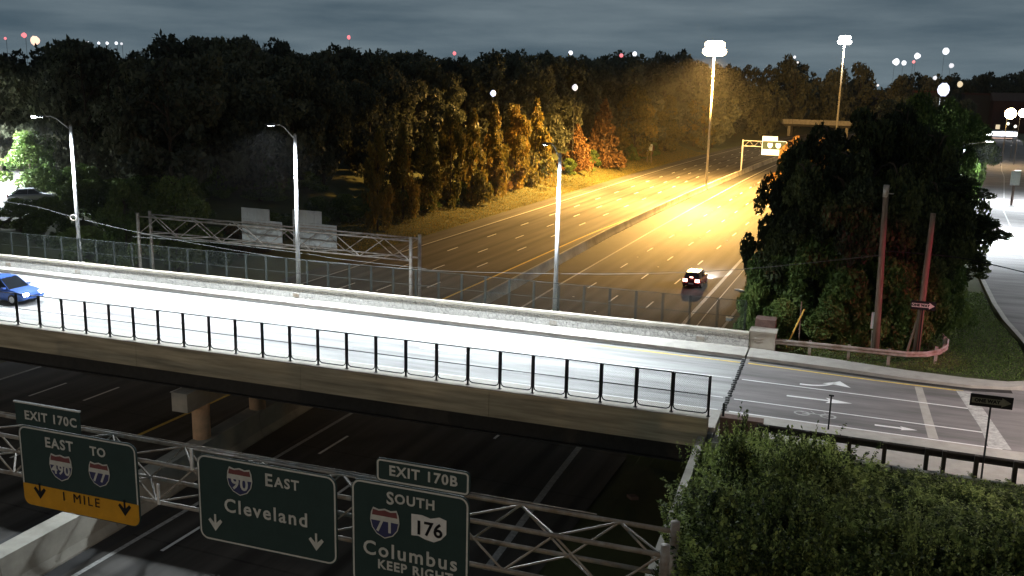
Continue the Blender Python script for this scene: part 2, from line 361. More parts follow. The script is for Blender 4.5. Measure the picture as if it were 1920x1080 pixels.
# pier: cap + round columns
cap = MB().box(bp, -31.4, -30.45, 37.95, 53.2, 3.4, 4.4); cap.build('pier_cap', M['conc'], bridge)
for vv in (39.55, 44.6, 49.6):
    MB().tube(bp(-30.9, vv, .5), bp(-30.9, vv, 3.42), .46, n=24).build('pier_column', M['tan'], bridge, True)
# second pier on the left slope and abutment on the right
MB().box(bp, -66, -65.2, 37.9, 52.4, 2, 5.5).build('abutment', M['conc'], bridge)
MB().box(bp, -5.0, -4.36, 38.2, 52.4, 0, 5.54).build('abutment', M['conc'], bridge)
# finger joint (dark, broken) across the road
for k in range(26):
    v0 = 40.9+k*.355; uo = -4.36+(rng.uniform(-.04, .04)); MB().box(bp, uo-.1, uo+.1, v0, v0+.26, BZ+.002, BZ+.010).build('joint_plate', M['joint'], bridge)

# ---- fences on both parapets: post + framed panel with woven wire
def fence(name, label, v, z0, z1, u0, u1, pitch, frame_m, wire, base_gap):
    o = thing(name, label, 'fence', bp(u0, v, z0), ROTB)
    first = None; proto = None; n = int((u1-u0)/pitch)
    fr = lambda a, b_, c: bp(u0+a, v+b_, z0+c)
    H = z1-z0
    pw_ = .035 if frame_m == M['black'] else .022; mb = MB().box(fr, -pw_, pw_, -pw_, pw_, 0, H); mb.box(fr, -.08, .08, -.07, .07, 0, .02)
    post = mb.build('post', frame_m, o)
    pm = MB(); r = .026 if frame_m == M['black'] else .016; a0, a1 = .06, pitch-.06; b0 = base_gap; rad = .16
    loop = [fr(a0, 0, H-.03), fr(a0, 0, b0+rad), fr(a0+.05, 0, b0+.05), fr(a0+rad, 0, b0), fr(a1-rad, 0, b0), fr(a1-.05, 0, b0+.05), fr(a1, 0, b0+rad), fr(a1, 0, H-.03), fr(a0, 0, H-.03)]
    pm.path(loop, r, 6); pm.path([fr(a0, 0, H*.52), fr(a1, 0, H*.52)], r*.8, 6)
    pan = pm.build('panel_frame', frame_m, o)
    wm = MB(); st = wire[1]; W_ = a1-a0; Hh = H-.03-b0
    k = -Hh
    while k < W_:
        for sg in (1, -1):
            x0, x1 = k, k+Hh; y0, y1 = 0, Hh
            if x0 < 0: y0 = -x0; x0 = 0
            if x1 > W_: y1 -= (x1-W_); x1 = W_
            if x1-x0 > .05:
                A = (x0, y0); B_ = (x1, y1)
                if sg < 0: A = (W_-x0, y0); B_ = (W_-x1, y1)
                wm.tube(fr(a0+A[0], .0, b0+A[1]), fr(a0+B_[0], .0, b0+B_[1]), wire[0], n=3, caps=False)
        k += st
    wire_o = wm.build('wire_mesh', M['fencegrey'] if frame_m != M['black'] else M['black'], o)
    for i in range(1, n+1):
        for q in ((post, pan, wire_o) if i < n else (post,)):
            c = q.copy(); COL.objects.link(c); c.parent = o; c.location = (i*pitch, 0, 0)
    return o
fence('bridge_fence', 'black framed safety fence on the near edge of the bridge, in silhouette', 38.22, 6.8, 8.55, -61.32, -4.6, 1.5325, M['black'], (.0022, .09), .12)
fence('bridge_fence', 'grey chain link fence above the far parapet of the bridge', 52.5, 6.75, 8.75, -61.4, -4.6, 1.5325, M['fencegrey'], (.0038, .08), .1)

# ---- deck markings
def mark(name, pts, m, z=BZ+.006, fr=bp):
    return structure(MB().add([fr(a, b_, z) for a, b_ in pts], [tuple(range(len(pts)))]).build(name, m))
mark('edge_line', [(-60, vN(-60)-.75), (UR-.2, 49.42), (UR-.2, 49.26), (-60, vN(-60)-.91)], M['yellow'])
mark('edge_line', [(-4.1, 49.44), (2, 48.95), (6.1, 48.82), (6.1, 48.66), (2, 48.79), (-4.1, 49.28)], M['yellow'])
mark('gutter_strip', [(-60, vN(-60)-.02), (UR-.2, 50.18), (UR-.2, 49.8), (-60, vN(-60)-.4)], M['asph_gut'], BZ+.003)  # darker strip along the north kerb
mark('gutter_strip', [(-4.1, 50.16), (3.6, 49.46), (6.5, 49.41), (8.3, 49.85), (8.3, 49.3), (6.5, 48.95), (3.6, 49.06), (-4.1, 49.78)], M['asph_gut'], BZ+.003)
mark('lane_line', [(-60, 46.75), (-4.6, 46.42), (-4.6, 46.32), (-60, 46.65)], M['white'])
mark('lane_line', [(-4.1, 46.4), (6.6, 46.05), (6.6, 45.93), (-4.1, 46.3)], M['white'])
mark('lane_line', [(-60, 43.3), (-4.6, 43.2), (-4.6, 43.1), (-60, 43.2)], M['white'])
mark('lane_line', [(-4.1, 43.15), (6.9, 42.88), (6.9, 42.76), (-4.1, 43.05)], M['white'])
mark('edge_line', [(-60, 41.25), (-4.6, 41.35), (-4.6, 41.23), (-60, 41.13)], M['white'])
mark('edge_line', [(-4.1, 41.33), (6.8, 41.05), (6.8, 40.93), (-4.1, 41.21)], M['white'])
mark('stop_line', [(5.75, 48.75), (6.45, 48.75), (7.15, 41.0), (6.3, 41.0), (6.25, 43.4)], M['wornwhite'], BZ+.009)
mark('patch_strip', [(3.9, 48.6), (4.25, 48.6), (4.45, 41.2), (4.05, 41.2)], M['walk'], BZ+.003)
def arrow(u, v, L=3.2, w=.9, turn=False):
    a = MB(); z = BZ+.010
    a.add([bp(u, v-.09, z), bp(u+L*.66, v-.09, z), bp(u+L*.66, v+.09, z), bp(u, v+.09, z)], [(0, 1, 2, 3)])
    a.add([bp(u+L*.60, v-w/2, z), bp(u+L, v, z), bp(u+L*.60, v+w/2, z), bp(u+L*.66, v, z)], [(0, 1, 2, 3)])
    if turn:
        a = MB(); pts = [(u+L*.72*(i/10), v+(.85*(i/10)**3)) for i in range(11)]
        a.strip([bp(x, y+.1, z) for x, y in pts], [bp(x, y-.1, z) for x, y in pts])
        a.add([bp(u+L*.45, v+.55, z), bp(u+L*.8, v+1.25, z), bp(u+L*1.02, v+.35, z), bp(u+L*.72, v+.55, z)], [(0, 1, 2, 3)])
    return structure(a.build('lane_arrow', M['white']))
def upx(px, py): q = P(px, py, BZ); return q.dot(U), q.dot(V)
a_ = upx(1500, 718); arrow(a_[0], a_[1]-.2, 2.3, 1, True)
a_ = upx(1475, 742); arrow(a_[0], a_[1], 2.9, .8)
a_ = upx(1640, 797); arrow(a_[0], a_[1], 1.7, .5)
a_ = upx(788, 652); arrow(a_[0], a_[1], 3, .8)
a_ = upx(845, 630); arrow(a_[0], a_[1]-.2, 2.3, 1, True)
bk = MB(); q = upx(1528, 778)      # cycle symbol: two wheels and a frame
for cx in (-.55, .55):
    ring = [(q[0]+cx+.36*cos(i*pi/8), q[1]+.30*sin(i*pi/8)) for i in range(17)]; ri = [(q[0]+cx+.26*cos(i*pi/8), q[1]+.2*sin(i*pi/8)) for i in range(17)]
    bk.strip([bp(x, y, BZ+.01) for x, y in ring], [bp(x, y, BZ+.01) for x, y in ri])
for (x0, y0), (x1, y1) in (((-.55, 0), (0, .1)), ((0, .1), (.55, 0)), ((0, .1), (-.2, .45)), ((.55, 0), (.35, .5))):
    bk.add([bp(q[0]+x0, q[1]+y0-.05, BZ+.013), bp(q[0]+x1, q[1]+y1-.05, BZ+.013), bp(q[0]+x1, q[1]+y1+.05, BZ+.013), bp(q[0]+x0, q[1]+y0+.05, BZ+.013)], [(0, 1, 2, 3)])
structure(bk.build('cycle_lane_symbol', M['wornwhite']))

# ------------------------------------------------------------------ upper roads right of the bridge
structure(MB().add([bp(UR+.02, 40.8, BZ), bp(60, 39.2, BZ), bp(60, 50, BZ), bp(9.6, 50.2, BZ), bp(8.6, 50.0, BZ), bp(6.5, 49.45, BZ), bp(3.6, 49.5, BZ), bp(UR+.02, 50.2, BZ)], [tuple(range(8))]).build('road', M['asph']))
# near sidewalk and apron, far sidewalk
structure(MB().box(bp, UR+.02, 60, 37.1, 39.3, BZ-.25, BZ+.02).build('sidewalk', M['walk']))
structure(MB().hexa([bp(UR+.02, 39.28, BZ-.2), bp(60, 38.5, BZ-.2), bp(60, 39.25, BZ-.2), bp(UR+.02, 40.82, BZ-.2), bp(UR+.02, 39.28, BZ+.14), bp(60, 38.5, BZ+.14), bp(60, 39.25, BZ+.14), bp(UR+.02, 40.82, BZ+.14)]).build('sidewalk', M['walk']))
ns = [(UR+.02, 50.2, 52.0), (0, 49.95, 51.6), (3.6, 49.5, 50.95), (6.5, 49.45, 50.75), (8.3, 49.9, 50.9), (9.4, 50.9, 51.6), (9.9, 52.4, 52.6)]
sw = MB()
for (a, b0, b1), (c, d0, d1) in zip(ns, ns[1:]):
    sw.hexa([bp(a, b0, BZ-.2), bp(c, d0, BZ-.2), bp(c, d1, BZ-.2), bp(a, b1, BZ-.2), bp(a, b0, BZ+.14), bp(c, d0, BZ+.14), bp(c, d1, BZ+.14), bp(a, b1, BZ+.14)])
structure(sw.build('sidewalk', M['walk']))
# side street curving away north
Wed = interp([(-40, 9.5), (50, 8.6), (61, 7.9), (68, 7.2), (82, 7.0), (130, 8.4), (185, 12.5), (200, 13.2), (276, 18.5), (330, 22), (600, 30)])
Ced = lambda s: Wed(s)+6.8+(.02*max(0, s-60))
def strip_up(name, m, a, b_, s0, s1, z, step=5):
    ss = np.arange(s0, s1, step); fr = lambda t, s, z: N*t + D*s + Z3*z
    return MB().strip([fr(a(s), s, z) for s in ss], [fr(b_(s), s, z) for s in ss]).build(name, m)
structure(strip_up('side_street', M['asph'], Wed, Ced, 48, 520, BZ+.02))
structure(strip_up('kerb', M['walk'], lambda s: Wed(s)-.3, lambda s: Wed(s), 56, 300, BZ+.1))
structure(strip_up('kerb', M['walk'], lambda s: Ced(s), lambda s: Ced(s)+.3, 62, 300, BZ+.1))
structure(strip_up('centre_line', M['wornwhite'], lambda s: (Wed(s)+Ced(s))/2-.07, lambda s: (Wed(s)+Ced(s))/2+.07, 60, 300, BZ+.026))
# frontage street on the far left bank
structure(MB().add([fp(-84, 60, 6.12), fp(-78.5, 66, 6.12), fp(-110, 104, 6.12), fp(-150, 150, 6.8), fp(-160, 150, 6.8), fp(-122, 96, 6.12)], [(0, 1, 2, 3, 4, 5)]).build('frontage_street', M['asph']))

# end pillar, brown block, wing wall
o = thing('end_pillar', 'pale concrete pillar ending the far parapet where the guardrail bolts on', 'pillar', bp(-3.7, 52.6, 6), ROTB)
MB().box(bp, -4.35, -3.0, 52.05, 53.0, 5.6, 7.12).build('pillar_block', M['conc'], o); MB().box(bp, -4.4, -2.95, 52.0, 53.05, 7.12, 7.2).build('pillar_top', M['conc'], o)
tag(MB().box(bp, -4.25, -3.15, 53.6, 54.6, 5.6, 7.5).build('masonry_block', M['brick']), 'brown masonry block just behind the pale parapet pillar', 'pillar')
o = thing('wing_wall', 'pale edge of concrete wing wall running down from the near bridge corner', 'wall', bp(-4.8, 37, 5), ROTB)
wl_ = [(37.9, 6.02), (34.6, 5.85), (31.3, 5.6), (28.0, 5.4), (24.7, 5.25), (21.4, 5.15), (18, 5.1)]
uw = lambda v: -4.78+(37.9-v)*.008
for (va, za), (vb, zb_) in zip(wl_, wl_[1:]):
    MB().hexa([bp(uw(va)-.15, va-.015, -.1), bp(uw(va)+.15, va-.015, -.1), bp(uw(vb)+.15, vb+.015, -.1), bp(uw(vb)-.15, vb+.015, -.1), bp(uw(va)-.15, va-.015, za), bp(uw(va)+.15, va-.015, za), bp(uw(vb)+.15, vb+.015, zb_), bp(uw(vb)-.15, vb+.015, zb_)]).build('wall_segment', M['conc'], o)
o = thing('end_pillar', 'low brown block at the near corner where the fence stops', 'pillar', bp(-3.4, 38.2, 6), ROTB)
MB().box(bp, -4.1, -2.4, 37.9, 38.45, 5.6, 6.95).build('pillar_block', M['brick'], o)
MB().tube(bp(-4.0, 38.1, 6.2), bp(-4.0, 38.1, 7.5), .05).build('post', M['black'], o)

# guardrails: W-beam with posts
def guardrail(name, label, pts, zt, pst, m, zb=5.9):
    o = thing(name, label, 'guardrail', Vector((pts[0].x, pts[0].y, 6)), 0)
    b = MB(); prof = [(0, 0), (.07, -.05), (.07, -.11), (.0, -.155), (.07, -.2), (.07, -.26), (0, -.31)]
    n = []; 
    for i, p in enumerate(pts):
        a = pts[max(0, i-1)]; c = pts[min(len(pts)-1, i+1)]; d_ = (c-a).normalized(); n.append(Vector((d_.y, -d_.x, 0)))
    for s_, nm in ((0, 0),):
        rows = [[Vector((p.x, p.y, zt))+k*(q[0]+.02)+Z3*q[1] for q in prof]+[Vector((p.x, p.y, zt))+k*(q[0]-.0)+Z3*q[1] for q in reversed(prof)] for p, k in zip(pts, n)]
        for A, B_ in zip(rows, rows[1:]):
            k = len(A); b.add(A+B_, [(i, (i+1) % k, k+(i+1) % k, k+i) for i in range(k)])
    b.build('rail', m, o)
    for p in pst:
        q = MB().box(lambda x, y, z: Vector((p.x, p.y, 0))+U*x+V*y+Z3*z, -.075, .075, .0 if False else -.12, .06, zb, zt+.02); q.build('post', m, o)
    return o
railS = [bp(-2.6, 37.75), bp(2.2, 37.62), bp(7, 37.5), bp(16, 37.2)]
guardrail('guardrail', 'steel guardrail darkened to a silhouette along the near sidewalk, seen from behind above the hedge', railS, 6.95, [bp(u, 37.66-.03*u-.1) for u in (-2.2, -.66, .93, 2.21, 3.7, 4.3, 5.4, 6.7, 8.5, 10.4)], M['darkrail'])
nr = [bp(-4.1, 52.1), bp(-2.9, 52.2), bp(-.6, 52.3), bp(2.0, 52.3), bp(3.6, 52.35), bp(4.6, 52.8), bp(5.3, 53.6), bp(5.75, 54.8), bp(5.9, 56.2), bp(5.7, 57.4)]
guardrail('guardrail', 'red lit steel guardrail curving away beside the utility poles', nr, 6.85, [bp(-1.2, 52.5), bp(.8, 52.5), bp(2.8, 52.5), bp(5.2, 54), bp(5.8, 56.5)], M['galv'])

# ------------------------------------------------------------------ sign gantries
def shield(o, p0, X, Yv, nrm, w, num, size):
    outl = [(-.40, .47), (-.2, .42), (0, .47), (.2, .42), (.40, .47), (.47, .30), (.50, .05), (.44, -.2), (.28, -.4), (0, -.52), (-.28, -.4), (-.44, -.2), (-.50, .05), (-.47, .30)]
    f = lambda x, y, k: p0+X*(x*w)+Yv*(y*w)-nrm*k
    sh_ = MB().prism([f(x, y, .012) for x, y in outl], -nrm*.012).build('route_shield', M['legend'], o)
    MB().prism([f(x*.93, y*.93, .026) for x, y in outl if y < .16]+[], -nrm*.004).build('shield_field', M['sblue'], sh_)
    MB().prism([f(x, y, .026) for x, y in ((-.435, .22), (.435, .22), (.40, .41), (.2, .375), (0, .42), (-.2, .375), (-.40, .41))], -nrm*.004).build('shield_band', M['sred'], sh_)
    text(o, num, p0-Yv*(.10*w), X, Yv, nrm, size, M['legend'], .036, sh_)
def text(o, s, pos, X, Yv, nrm, size, m, out=.02, par=None, spacing=1.08, bold=.012):
    cu_ = bpy.data.curves.new('txt', 'FONT'); cu_.body = s; cu_.size = size/.7; cu_.align_x = 'CENTER'; cu_.align_y = 'CENTER'; cu_.space_character = spacing; cu_.offset = bold; cu_.extrude = .003; cu_.resolution_u = 3
    t_ = bpy.data.objects.new('txt', cu_); COL.objects.link(t_); bpy.context.view_layer.update()
    me = bpy.data.meshes.new_from_object(t_); bpy.data.objects.remove(t_)
    mw = Matrix(((X.x, Yv.x, -nrm.x, 0), (X.y, Yv.y, -nrm.y, 0), (X.z, Yv.z, -nrm.z, 0), (0, 0, 0, 1))); mw.translation = pos-nrm*out
    p_ = par or o; me.transform(FRAME[p_.as_pointer()] @ mw); me.materials.clear(); me.materials.append(m); me.name = 'lettering'
    q = bpy.data.objects.new('lettering', me); COL.objects.link(q); q.parent = p_; FRAME[q.as_pointer()] = FRAME[p_.as_pointer()]; return q
def rrect(x0, x1, z0, z1, r, f, cs=(1, 1, 1, 1)):
    pts = []
    for (cx, cz, a0, k) in ((x1-r, z1-r, 0, cs[0]), (x0+r, z1-r, 90, cs[1]), (x0+r, z0+r, 180, cs[2]), (x1-r, z0+r, 270, cs[3])):
        if not k:
            pts.append(f(x1 if a0 in (0, 270) else x0, z1 if a0 in (0, 90) else z0)); continue
        for i in range(6):
            a = radians(a0+18*i); pts.append(f(cx+r*cos(a), cz+r*sin(a)))
    return pts
NV = V       # signs face -V (towards the camera): nrm passed as V, pieces stand out along -V
SV = 23.3
def board(o, u0, u1, z0, z1, r=.3, border=True, lower=None, m='green', name='sign_panel'):
    f = lambda x, z: bp(x, SV, z); g = lambda x, z: bp(x, SV-.006, z)
    pn = MB().prism(rrect(u0, u1, z0, z1, r, f), V*.05).build(name, M[m], o)
    if lower:
        MB().prism(rrect(u0+.03, u1-.03, z0+.03, lower, r-.03, lambda x, z: bp(x, SV-.012, z), (0, 0, 1, 1)), V*.01).build('sign_panel', M['syellow'], o)
    if border:
        A = rrect(u0+.03, u1-.03, z0+.03, z1-.03, r-.03, lambda x, z: bp(x, SV-.008, z)); B_ = rrect(u0+.085, u1-.085, z0+.085, z1-.085, r-.085, lambda x, z: bp(x, SV-.008, z))
        if lower: pass
        MB().strip(A+[A[0]], B_+[B_[0]]).build('sign_border', M['legend'], o)
    return pn
def T(o, s, px, py, size, m='legend', **k): return text(o, s, PV(px, py, SV), U, Z3, V, size, M[m], **k)
def darrow(o, px, py, h, m):
    p0 = PV(px, py, SV-.02); pts = [(-.06, .5), (.06, .5), (.06, .02), (.30, .26), (.42, .14), (0, -.42), (-.42, .14), (-.30, .26), (-.06, .02)]
    MB().prism([p0+U*(x*h)+Z3*(z*h) for x, z in pts], -V*.004).build('arrow', M[m], o)
# --- near gantry truss
def truss(o, fr, L0, L1, y0, y1, z0, z1, pitch, r, rd, m):
    for y in (y0, y1):
        for z in (z0, z1): MB().tube(fr(L0, y, z), fr(L1, y, z), r, n=8).build('chord', m, o, True)
    n = int(round((L1-L0)/pitch)); p = (L1-L0)/n
    for i in range(n):
        a, b_ = L0+i*p, L0+(i+1)*p; mid = (a+b_)/2
        fl = i % 2
        for (A, B_) in (((a, y0, z1 if fl else z0), (b_, y0, z0 if fl else z1)), ((a, y1, z0 if fl else z1), (b_, y1, z1 if fl else z0)),
                        ((a, y0 if fl else y1, z1), (b_, y1 if fl else y0, z1)), ((a, y1 if fl else y0, z0), (b_, y0 if fl else y1, z0))):
            MB().tube(fr(*A), fr(*B_), rd, n=6, caps=False).build('brace', m, o)
g = thing('sign_gantry', 'galvanized box truss gantry spanning the lanes in the foreground', 'gantry', bp(-3.8, 24.2, 0), ROTB)
truss(g, bp, -38.2, -3.8, 23.5, 25.0, 6.55, 7.9, 1.49, .075, .035, M['galv'])
for vv in (23.5, 25.0):
    for uu in (-3.72, -38.3): MB().tube(bp(uu, vv, 3 if uu > -10 else 0), bp(uu, vv, 8.2), .13, n=12).build('post', M['galv'], g, True)
for a, b_ in ((3.6, 5.2), (5.2, 6.6)): MB().tube(bp(-3.72, 23.5, a), bp(-3.72, 25, b_), .03).build('brace', M['galv'], g)
MB().tube(bp(-29, 25.08, 7.98), bp(-6, 25.08, 7.98), .02, n=5).build('conduit', M['galv'], g)
MB().tube(bp(-18.9, 23.45, 8.62), bp(-12.9, 23.45, 8.62), .02, n=5).build('conduit', M['galv'], g)
for uu in (-25.2, -22.6, -17.6, -14.6, -12.6, -9.9):
    MB().box(bp, uu-.04, uu+.04, 23.36, 23.42, 5.7, 8.4).build('hanger', M['galv'], g)
for px, py in ((300, 925), (362, 860)):
    q = PV(px, py, 23.2); uu = q.dot(U); MB().box(bp, uu-.04, uu+.04, 23.1, 23.16, q.z-.35, q.z+.35).build('hanger', M['white'], g)
# sign 1
u0, u1 = -25.65, -20.78
s1 = thing('highway_sign', 'green guide sign with yellow lower strip reading 1 MILE, leftmost on the gantry', 'road sign', bp((u0+u1)/2, SV, 5.6), ROTB)
board(s1, u0, u1, 5.62, 8.5, .3, True, 6.42)
s1t = thing('exit_tab', 'small EXIT 170C panel standing on top of the leftmost guide sign', 'road sign', bp(-24.2, SV, 8.5), ROTB)
MB().prism([bp(-25.7, SV, 8.53), bp(-23.0, SV, 8.53), bp(-23.0, SV, 9.28), bp(-25.7, SV, 9.28)], V*.05).build('sign_panel', M['green'], s1t)
MB().box(bp, -25.74, -22.96, SV-.02, SV+.06, 9.28, 9.33).build('sign_border', M['legend'], s1t)
T(s1t, 'EXIT 170C', 95, 786, .30, spacing=1.15)
T(s1, 'EAST', 111, 834, .34, spacing=1.15); T(s1, 'TO', 184, 848, .30, spacing=1.1)
for px, py, nm in ((115, 876, '490'), (187, 889, '77')): shield(s1, PV(px, py, SV), U, Z3, V, .95 if nm == '490' else .86, nm, .38 if nm == '77' else .34)
T(s1, '1 MILE', 152, 937, .32, 'sblack', out=.03, spacing=1.3, bold=0)
darrow(s1, 75, 922, .62, 'sblack'); darrow(s1, 234, 954, .62, 'sblack')
# sign 2
u0, u1 = -18.45, -13.5
s2 = thing('highway_sign', 'green guide sign reading 90 EAST Cleveland, in the middle of the gantry', 'road sign', bp((u0+u1)/2, SV, 5.6), ROTB)
board(s2, u0, u1, 5.72, 8.6, .32)
shield(s2, PV(450, 902, SV), U, Z3, V, .92, '90', .42)
T(s2, 'E', 504, 901, .40); T(s2, 'AST', 538, 908, .31, spacing=1.2)
T(s2, 'Cleveland', 498, 962, .44, spacing=1.2)
darrow(s2, 404, 981, .62, 'legend'); darrow(s2, 593, 1018, .62, 'legend')
# sign 3
u0, u1 = -13.0, -9.25
s3 = thing('highway_sign', 'green guide sign reading SOUTH 71 176 Columbus, rightmost on the gantry', 'road sign', bp((u0+u1)/2, SV, 5.2), ROTB)
board(s3, u0, u1, 5.3, 8.68, .3)
s3t = thing('exit_tab', 'small EXIT 170B panel standing on top of the rightmost guide sign', 'road sign', bp(-10.9, SV, 8.5), ROTB)
board(s3t, -12.18, -9.25, 8.71, 9.44, .15)
T(s3t, 'EXIT 170B', 793, 893, .30, spacing=1.15)
T(s3, 'S', 732, 935, .38); T(s3, 'OUTH', 778, 942, .29, spacing=1.15)
shield(s3, PV(722, 980, SV), U, Z3, V, .95, '71', .42)
p0 = PV(804, 991, SV-.015); oh = [(-.5, .38), (-.2, .40), (.05, .33), (.3, .42), (.5, .36), (.5, -.1), (.35, -.3), (.15, -.42), (-.1, -.38), (-.3, -.3), (-.5, -.32)]
so = MB().prism([p0+U*(x*1.1)+Z3*(y*.95) for x, y in oh], -V*.008).build('route_shield', M['white'], s3)
text(s3, '176', PV(804, 993, SV), U, Z3, V, .42, M['sblack'], .035, so, 1.0)
T(s3, 'Columbus', 768, 1042, .44, spacing=1.2); T(s3, 'KEEP RIGHT', 778, 1071, .28, spacing=1.15)

# --- gantry beyond the bridge, sign backs toward the camera
g = thing('sign_gantry', 'grey truss gantry behind the bridge carrying two sign backs', 'gantry', fp(-34.5, 65.5, 0), ROTF)
truss(g, fp, -61.5, -34.6, 65.2, 66.7, 6.35, 7.9, 2.24, .07, .04, M['galv'])
for t_ in (-61.5, -34.5):
    for s_ in (65.2, 66.7): MB().tube(fp(t_, s_, 0), fp(t_, s_, 8.2), .14, n=12).build('post', M['galv'], g, True)
for px0, px1, y0, y1, tx, ty, lab in ((453, 530, 410, 463, 505, 393, 'stepped pale back of the left sign panel on the gantry behind the bridge'), (549, 632, 416, 472, 603, 397, 'stepped pale back of the right sign panel on the gantry behind the bridge')):
    A = PD(px0, y0, 66.95); B_ = PD(px1, y1, 66.95); C_ = PD(tx, ty, 66.95)
    ta, tb, tc_ = A.dot(N), B_.dot(N), C_.dot(N); z1, z0, zt = A.z, B_.z, C_.z
    o = thing('highway_sign', lab, 'road sign', fp((ta+tb)/2, 66.95, z0), ROTF)
    n_ = 8
    for i in range(n_):
        a, b_ = ta+(tb-ta)*i/n_, ta+(tb-ta)*(i+1)/n_; MB().box(fp, a+.01, b_-.01, 66.93, 66.98, z0, z1).build('sign_panel', M['alu'], o)
    for i in range(4):
        a, b_ = ta+(tc_-ta)*i/4, ta+(tc_-ta)*(i+1)/4; MB().box(fp, a+.01, b_-.01, 66.93, 66.98, z1+.02, zt).build('sign_panel', M['alu'], o)
    for z in np.linspace(z0+.3, z1-.2, 4): MB().box(fp, ta+.05, tb-.05, 66.87, 66.93, z-.03, z+.03).build('stiffener', M['galv'], o)

# --- far cantilever sign on the median
g = thing('cantilever_sign_post', 'pale cantilever post and arm rising from the far median barrier', 'gantry', fp(-34.6, 232, 0), ROTF)
PT = fp(-34.7, 232, 0); zt = 8.0
MB().tube(PT, PT+Z3*(zt+.25), .2, .17, n=10).build('post', M['pole'], g, True)
Q = PD(1430, 262, 232.1); tq = Q.dot(N)-off(232); R_ = PD(1474, 292, 232.1); tr = R_.dot(N)-off(232)
for z in (zt, zt-1.25): MB().tube(fp(-34.7, 232, z), fp(tr-.3, 232, z), .11, n=8).build('arm', M['pole'], g)
for i in range(5): MB().tube(fp(-34.3+i*1.1, 232, zt if i % 2 else zt-1.25), fp(-33.2+i*1.1, 232, zt-1.25 if i % 2 else zt), .05, n=5).build('brace', M['pole'], g)
o = thing('highway_sign', 'small brightly lit green and white sign above the far right lanes', 'road sign', fp((tq+tr)/2, 231.7, R_.z), ROTF)
z0, z1 = R_.z, PD(1450, 264, 231.7).z; zm = z0+(z1-z0)*.4
MB().box(fp, tq, tr, 231.62, 231.7, z0, z1).build('sign_panel', M['green'], o)
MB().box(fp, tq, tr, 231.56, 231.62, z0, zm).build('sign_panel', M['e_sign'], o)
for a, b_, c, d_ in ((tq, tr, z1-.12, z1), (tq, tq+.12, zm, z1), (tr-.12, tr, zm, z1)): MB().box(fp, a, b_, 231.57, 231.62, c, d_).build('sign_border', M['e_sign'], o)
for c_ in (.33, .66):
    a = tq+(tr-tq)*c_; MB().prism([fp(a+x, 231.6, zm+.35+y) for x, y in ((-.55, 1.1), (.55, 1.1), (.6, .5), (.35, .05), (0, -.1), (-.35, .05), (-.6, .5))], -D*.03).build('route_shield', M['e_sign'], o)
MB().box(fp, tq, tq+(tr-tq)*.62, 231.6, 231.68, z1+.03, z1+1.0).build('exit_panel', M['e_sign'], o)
# roadside sign on two posts
b0 = hit(1217, 305); top = PD(1217, 270, b0.dot(D)).z; w_ = .75
o = thing('roadside_sign', 'tan sign on two posts standing in the grass by the far left shoulder', 'road sign', b0, ROTF)
fr = lambda x, y, z: b0+N*x+D*y+Z3*z
for x in (-.55, .55): MB().box(fr, x-.09, x+.09, -.05, .05, 0, top-b0.z).build('post', M['wood'], o)
MB().box(fr, -.7, .7, -.12, -.05, top-b0.z-1.7, top-b0.z).build('sign_panel', M['alu'], o)

# ------------------------------------------------------------------ bridge street lamps
def street_lamp(px_top, py_top, label, lit, hpole_v=52.75, power=P_BRIDGE):
    q = PV(px_top, py_top, hpole_v); u_ = q.dot(U); zt = q.z
    o = thing('street_lamp', label, 'street lamp', bp(u_, hpole_v, 6.2), ROTB, 'street lamps on the far side of the bridge')
    MB().box(bp, u_-.25, u_+.25, hpole_v-.32, hpole_v+.22, 5.9, 7.0).build('base', M['conc'], o)
    MB().tube(bp(u_, hpole_v, 7.0), bp(u_, hpole_v, zt), .15, .095, n=14).build('pole', M['pole'], o, True)
    MB().tube(bp(u_, hpole_v, zt), bp(u_, hpole_v, zt+.12), .11, .03, n=10).build('pole_cap', M['galv'], o)
    pts = [bp(u_, hpole_v, zt-.25), bp(u_, hpole_v-.6, zt+.15), bp(u_, hpole_v-1.2, zt+.55), bp(u_, hpole_v-1.7, zt+.72), bp(u_, hpole_v-2.2, zt+.74)]
    MB().path(pts, .035, 8).build('arm', M['galv'] if lit is None else M['mastpole'], o)
    hb = MB(); ring = []
    for k, (w, h0, h1) in zip((-2.1, -2.4, -2.9, -3.1), ((.06, .02, .06), (.17, -.03, .1), (.17, -.03, .07), (.09, 0, .04))):
        ring.append([bp(u_-w, hpole_v+k, zt+.72+h0), bp(u_+w, hpole_v+k, zt+.72+h0), bp(u_+w, hpole_v+k, zt+.72+h1), bp(u_-w, hpole_v+k, zt+.72+h1)])
    for A, B_ in zip(ring, ring[1:]): hb.add(A+B_, [(i, (i+1) % 4, 4+(i+1) % 4, 4+i) for i in range(4)])
    hb.add(ring[0], [(0, 1, 2, 3)]); hb.add(ring[-1], [(0, 1, 2, 3)]); hd_ = hb.build('luminaire', M['darkpole'], o)
    lens = MB().box(bp, u_-.12, u_+.12, hpole_v-2.85, hpole_v-2.45, zt+.683, zt+.70)
    if lit: lens.box(bp, u_-.16, u_+.16, hpole_v-3.14, hpole_v-3.1, zt+.66, zt+.78)
    lens.build('lens', M['e_led'], hd_)
    spot('lamp_light', bp(u_, hpole_v-2.65, zt+.6), bp(u_+0, hpole_v-4.3, 6), power, LED, 156, .55, .2, o)
    return o
street_lamp(1050, 290, 'tall pale street lamp nearest the right end of the bridge', False, power=P_BRIDGE*.72)
street_lamp(553, 254, 'tall pale street lamp in the middle of the bridge with bent arm', False)
street_lamp(132, 237, 'tall pale street lamp at left with a glowing lamp head', True)

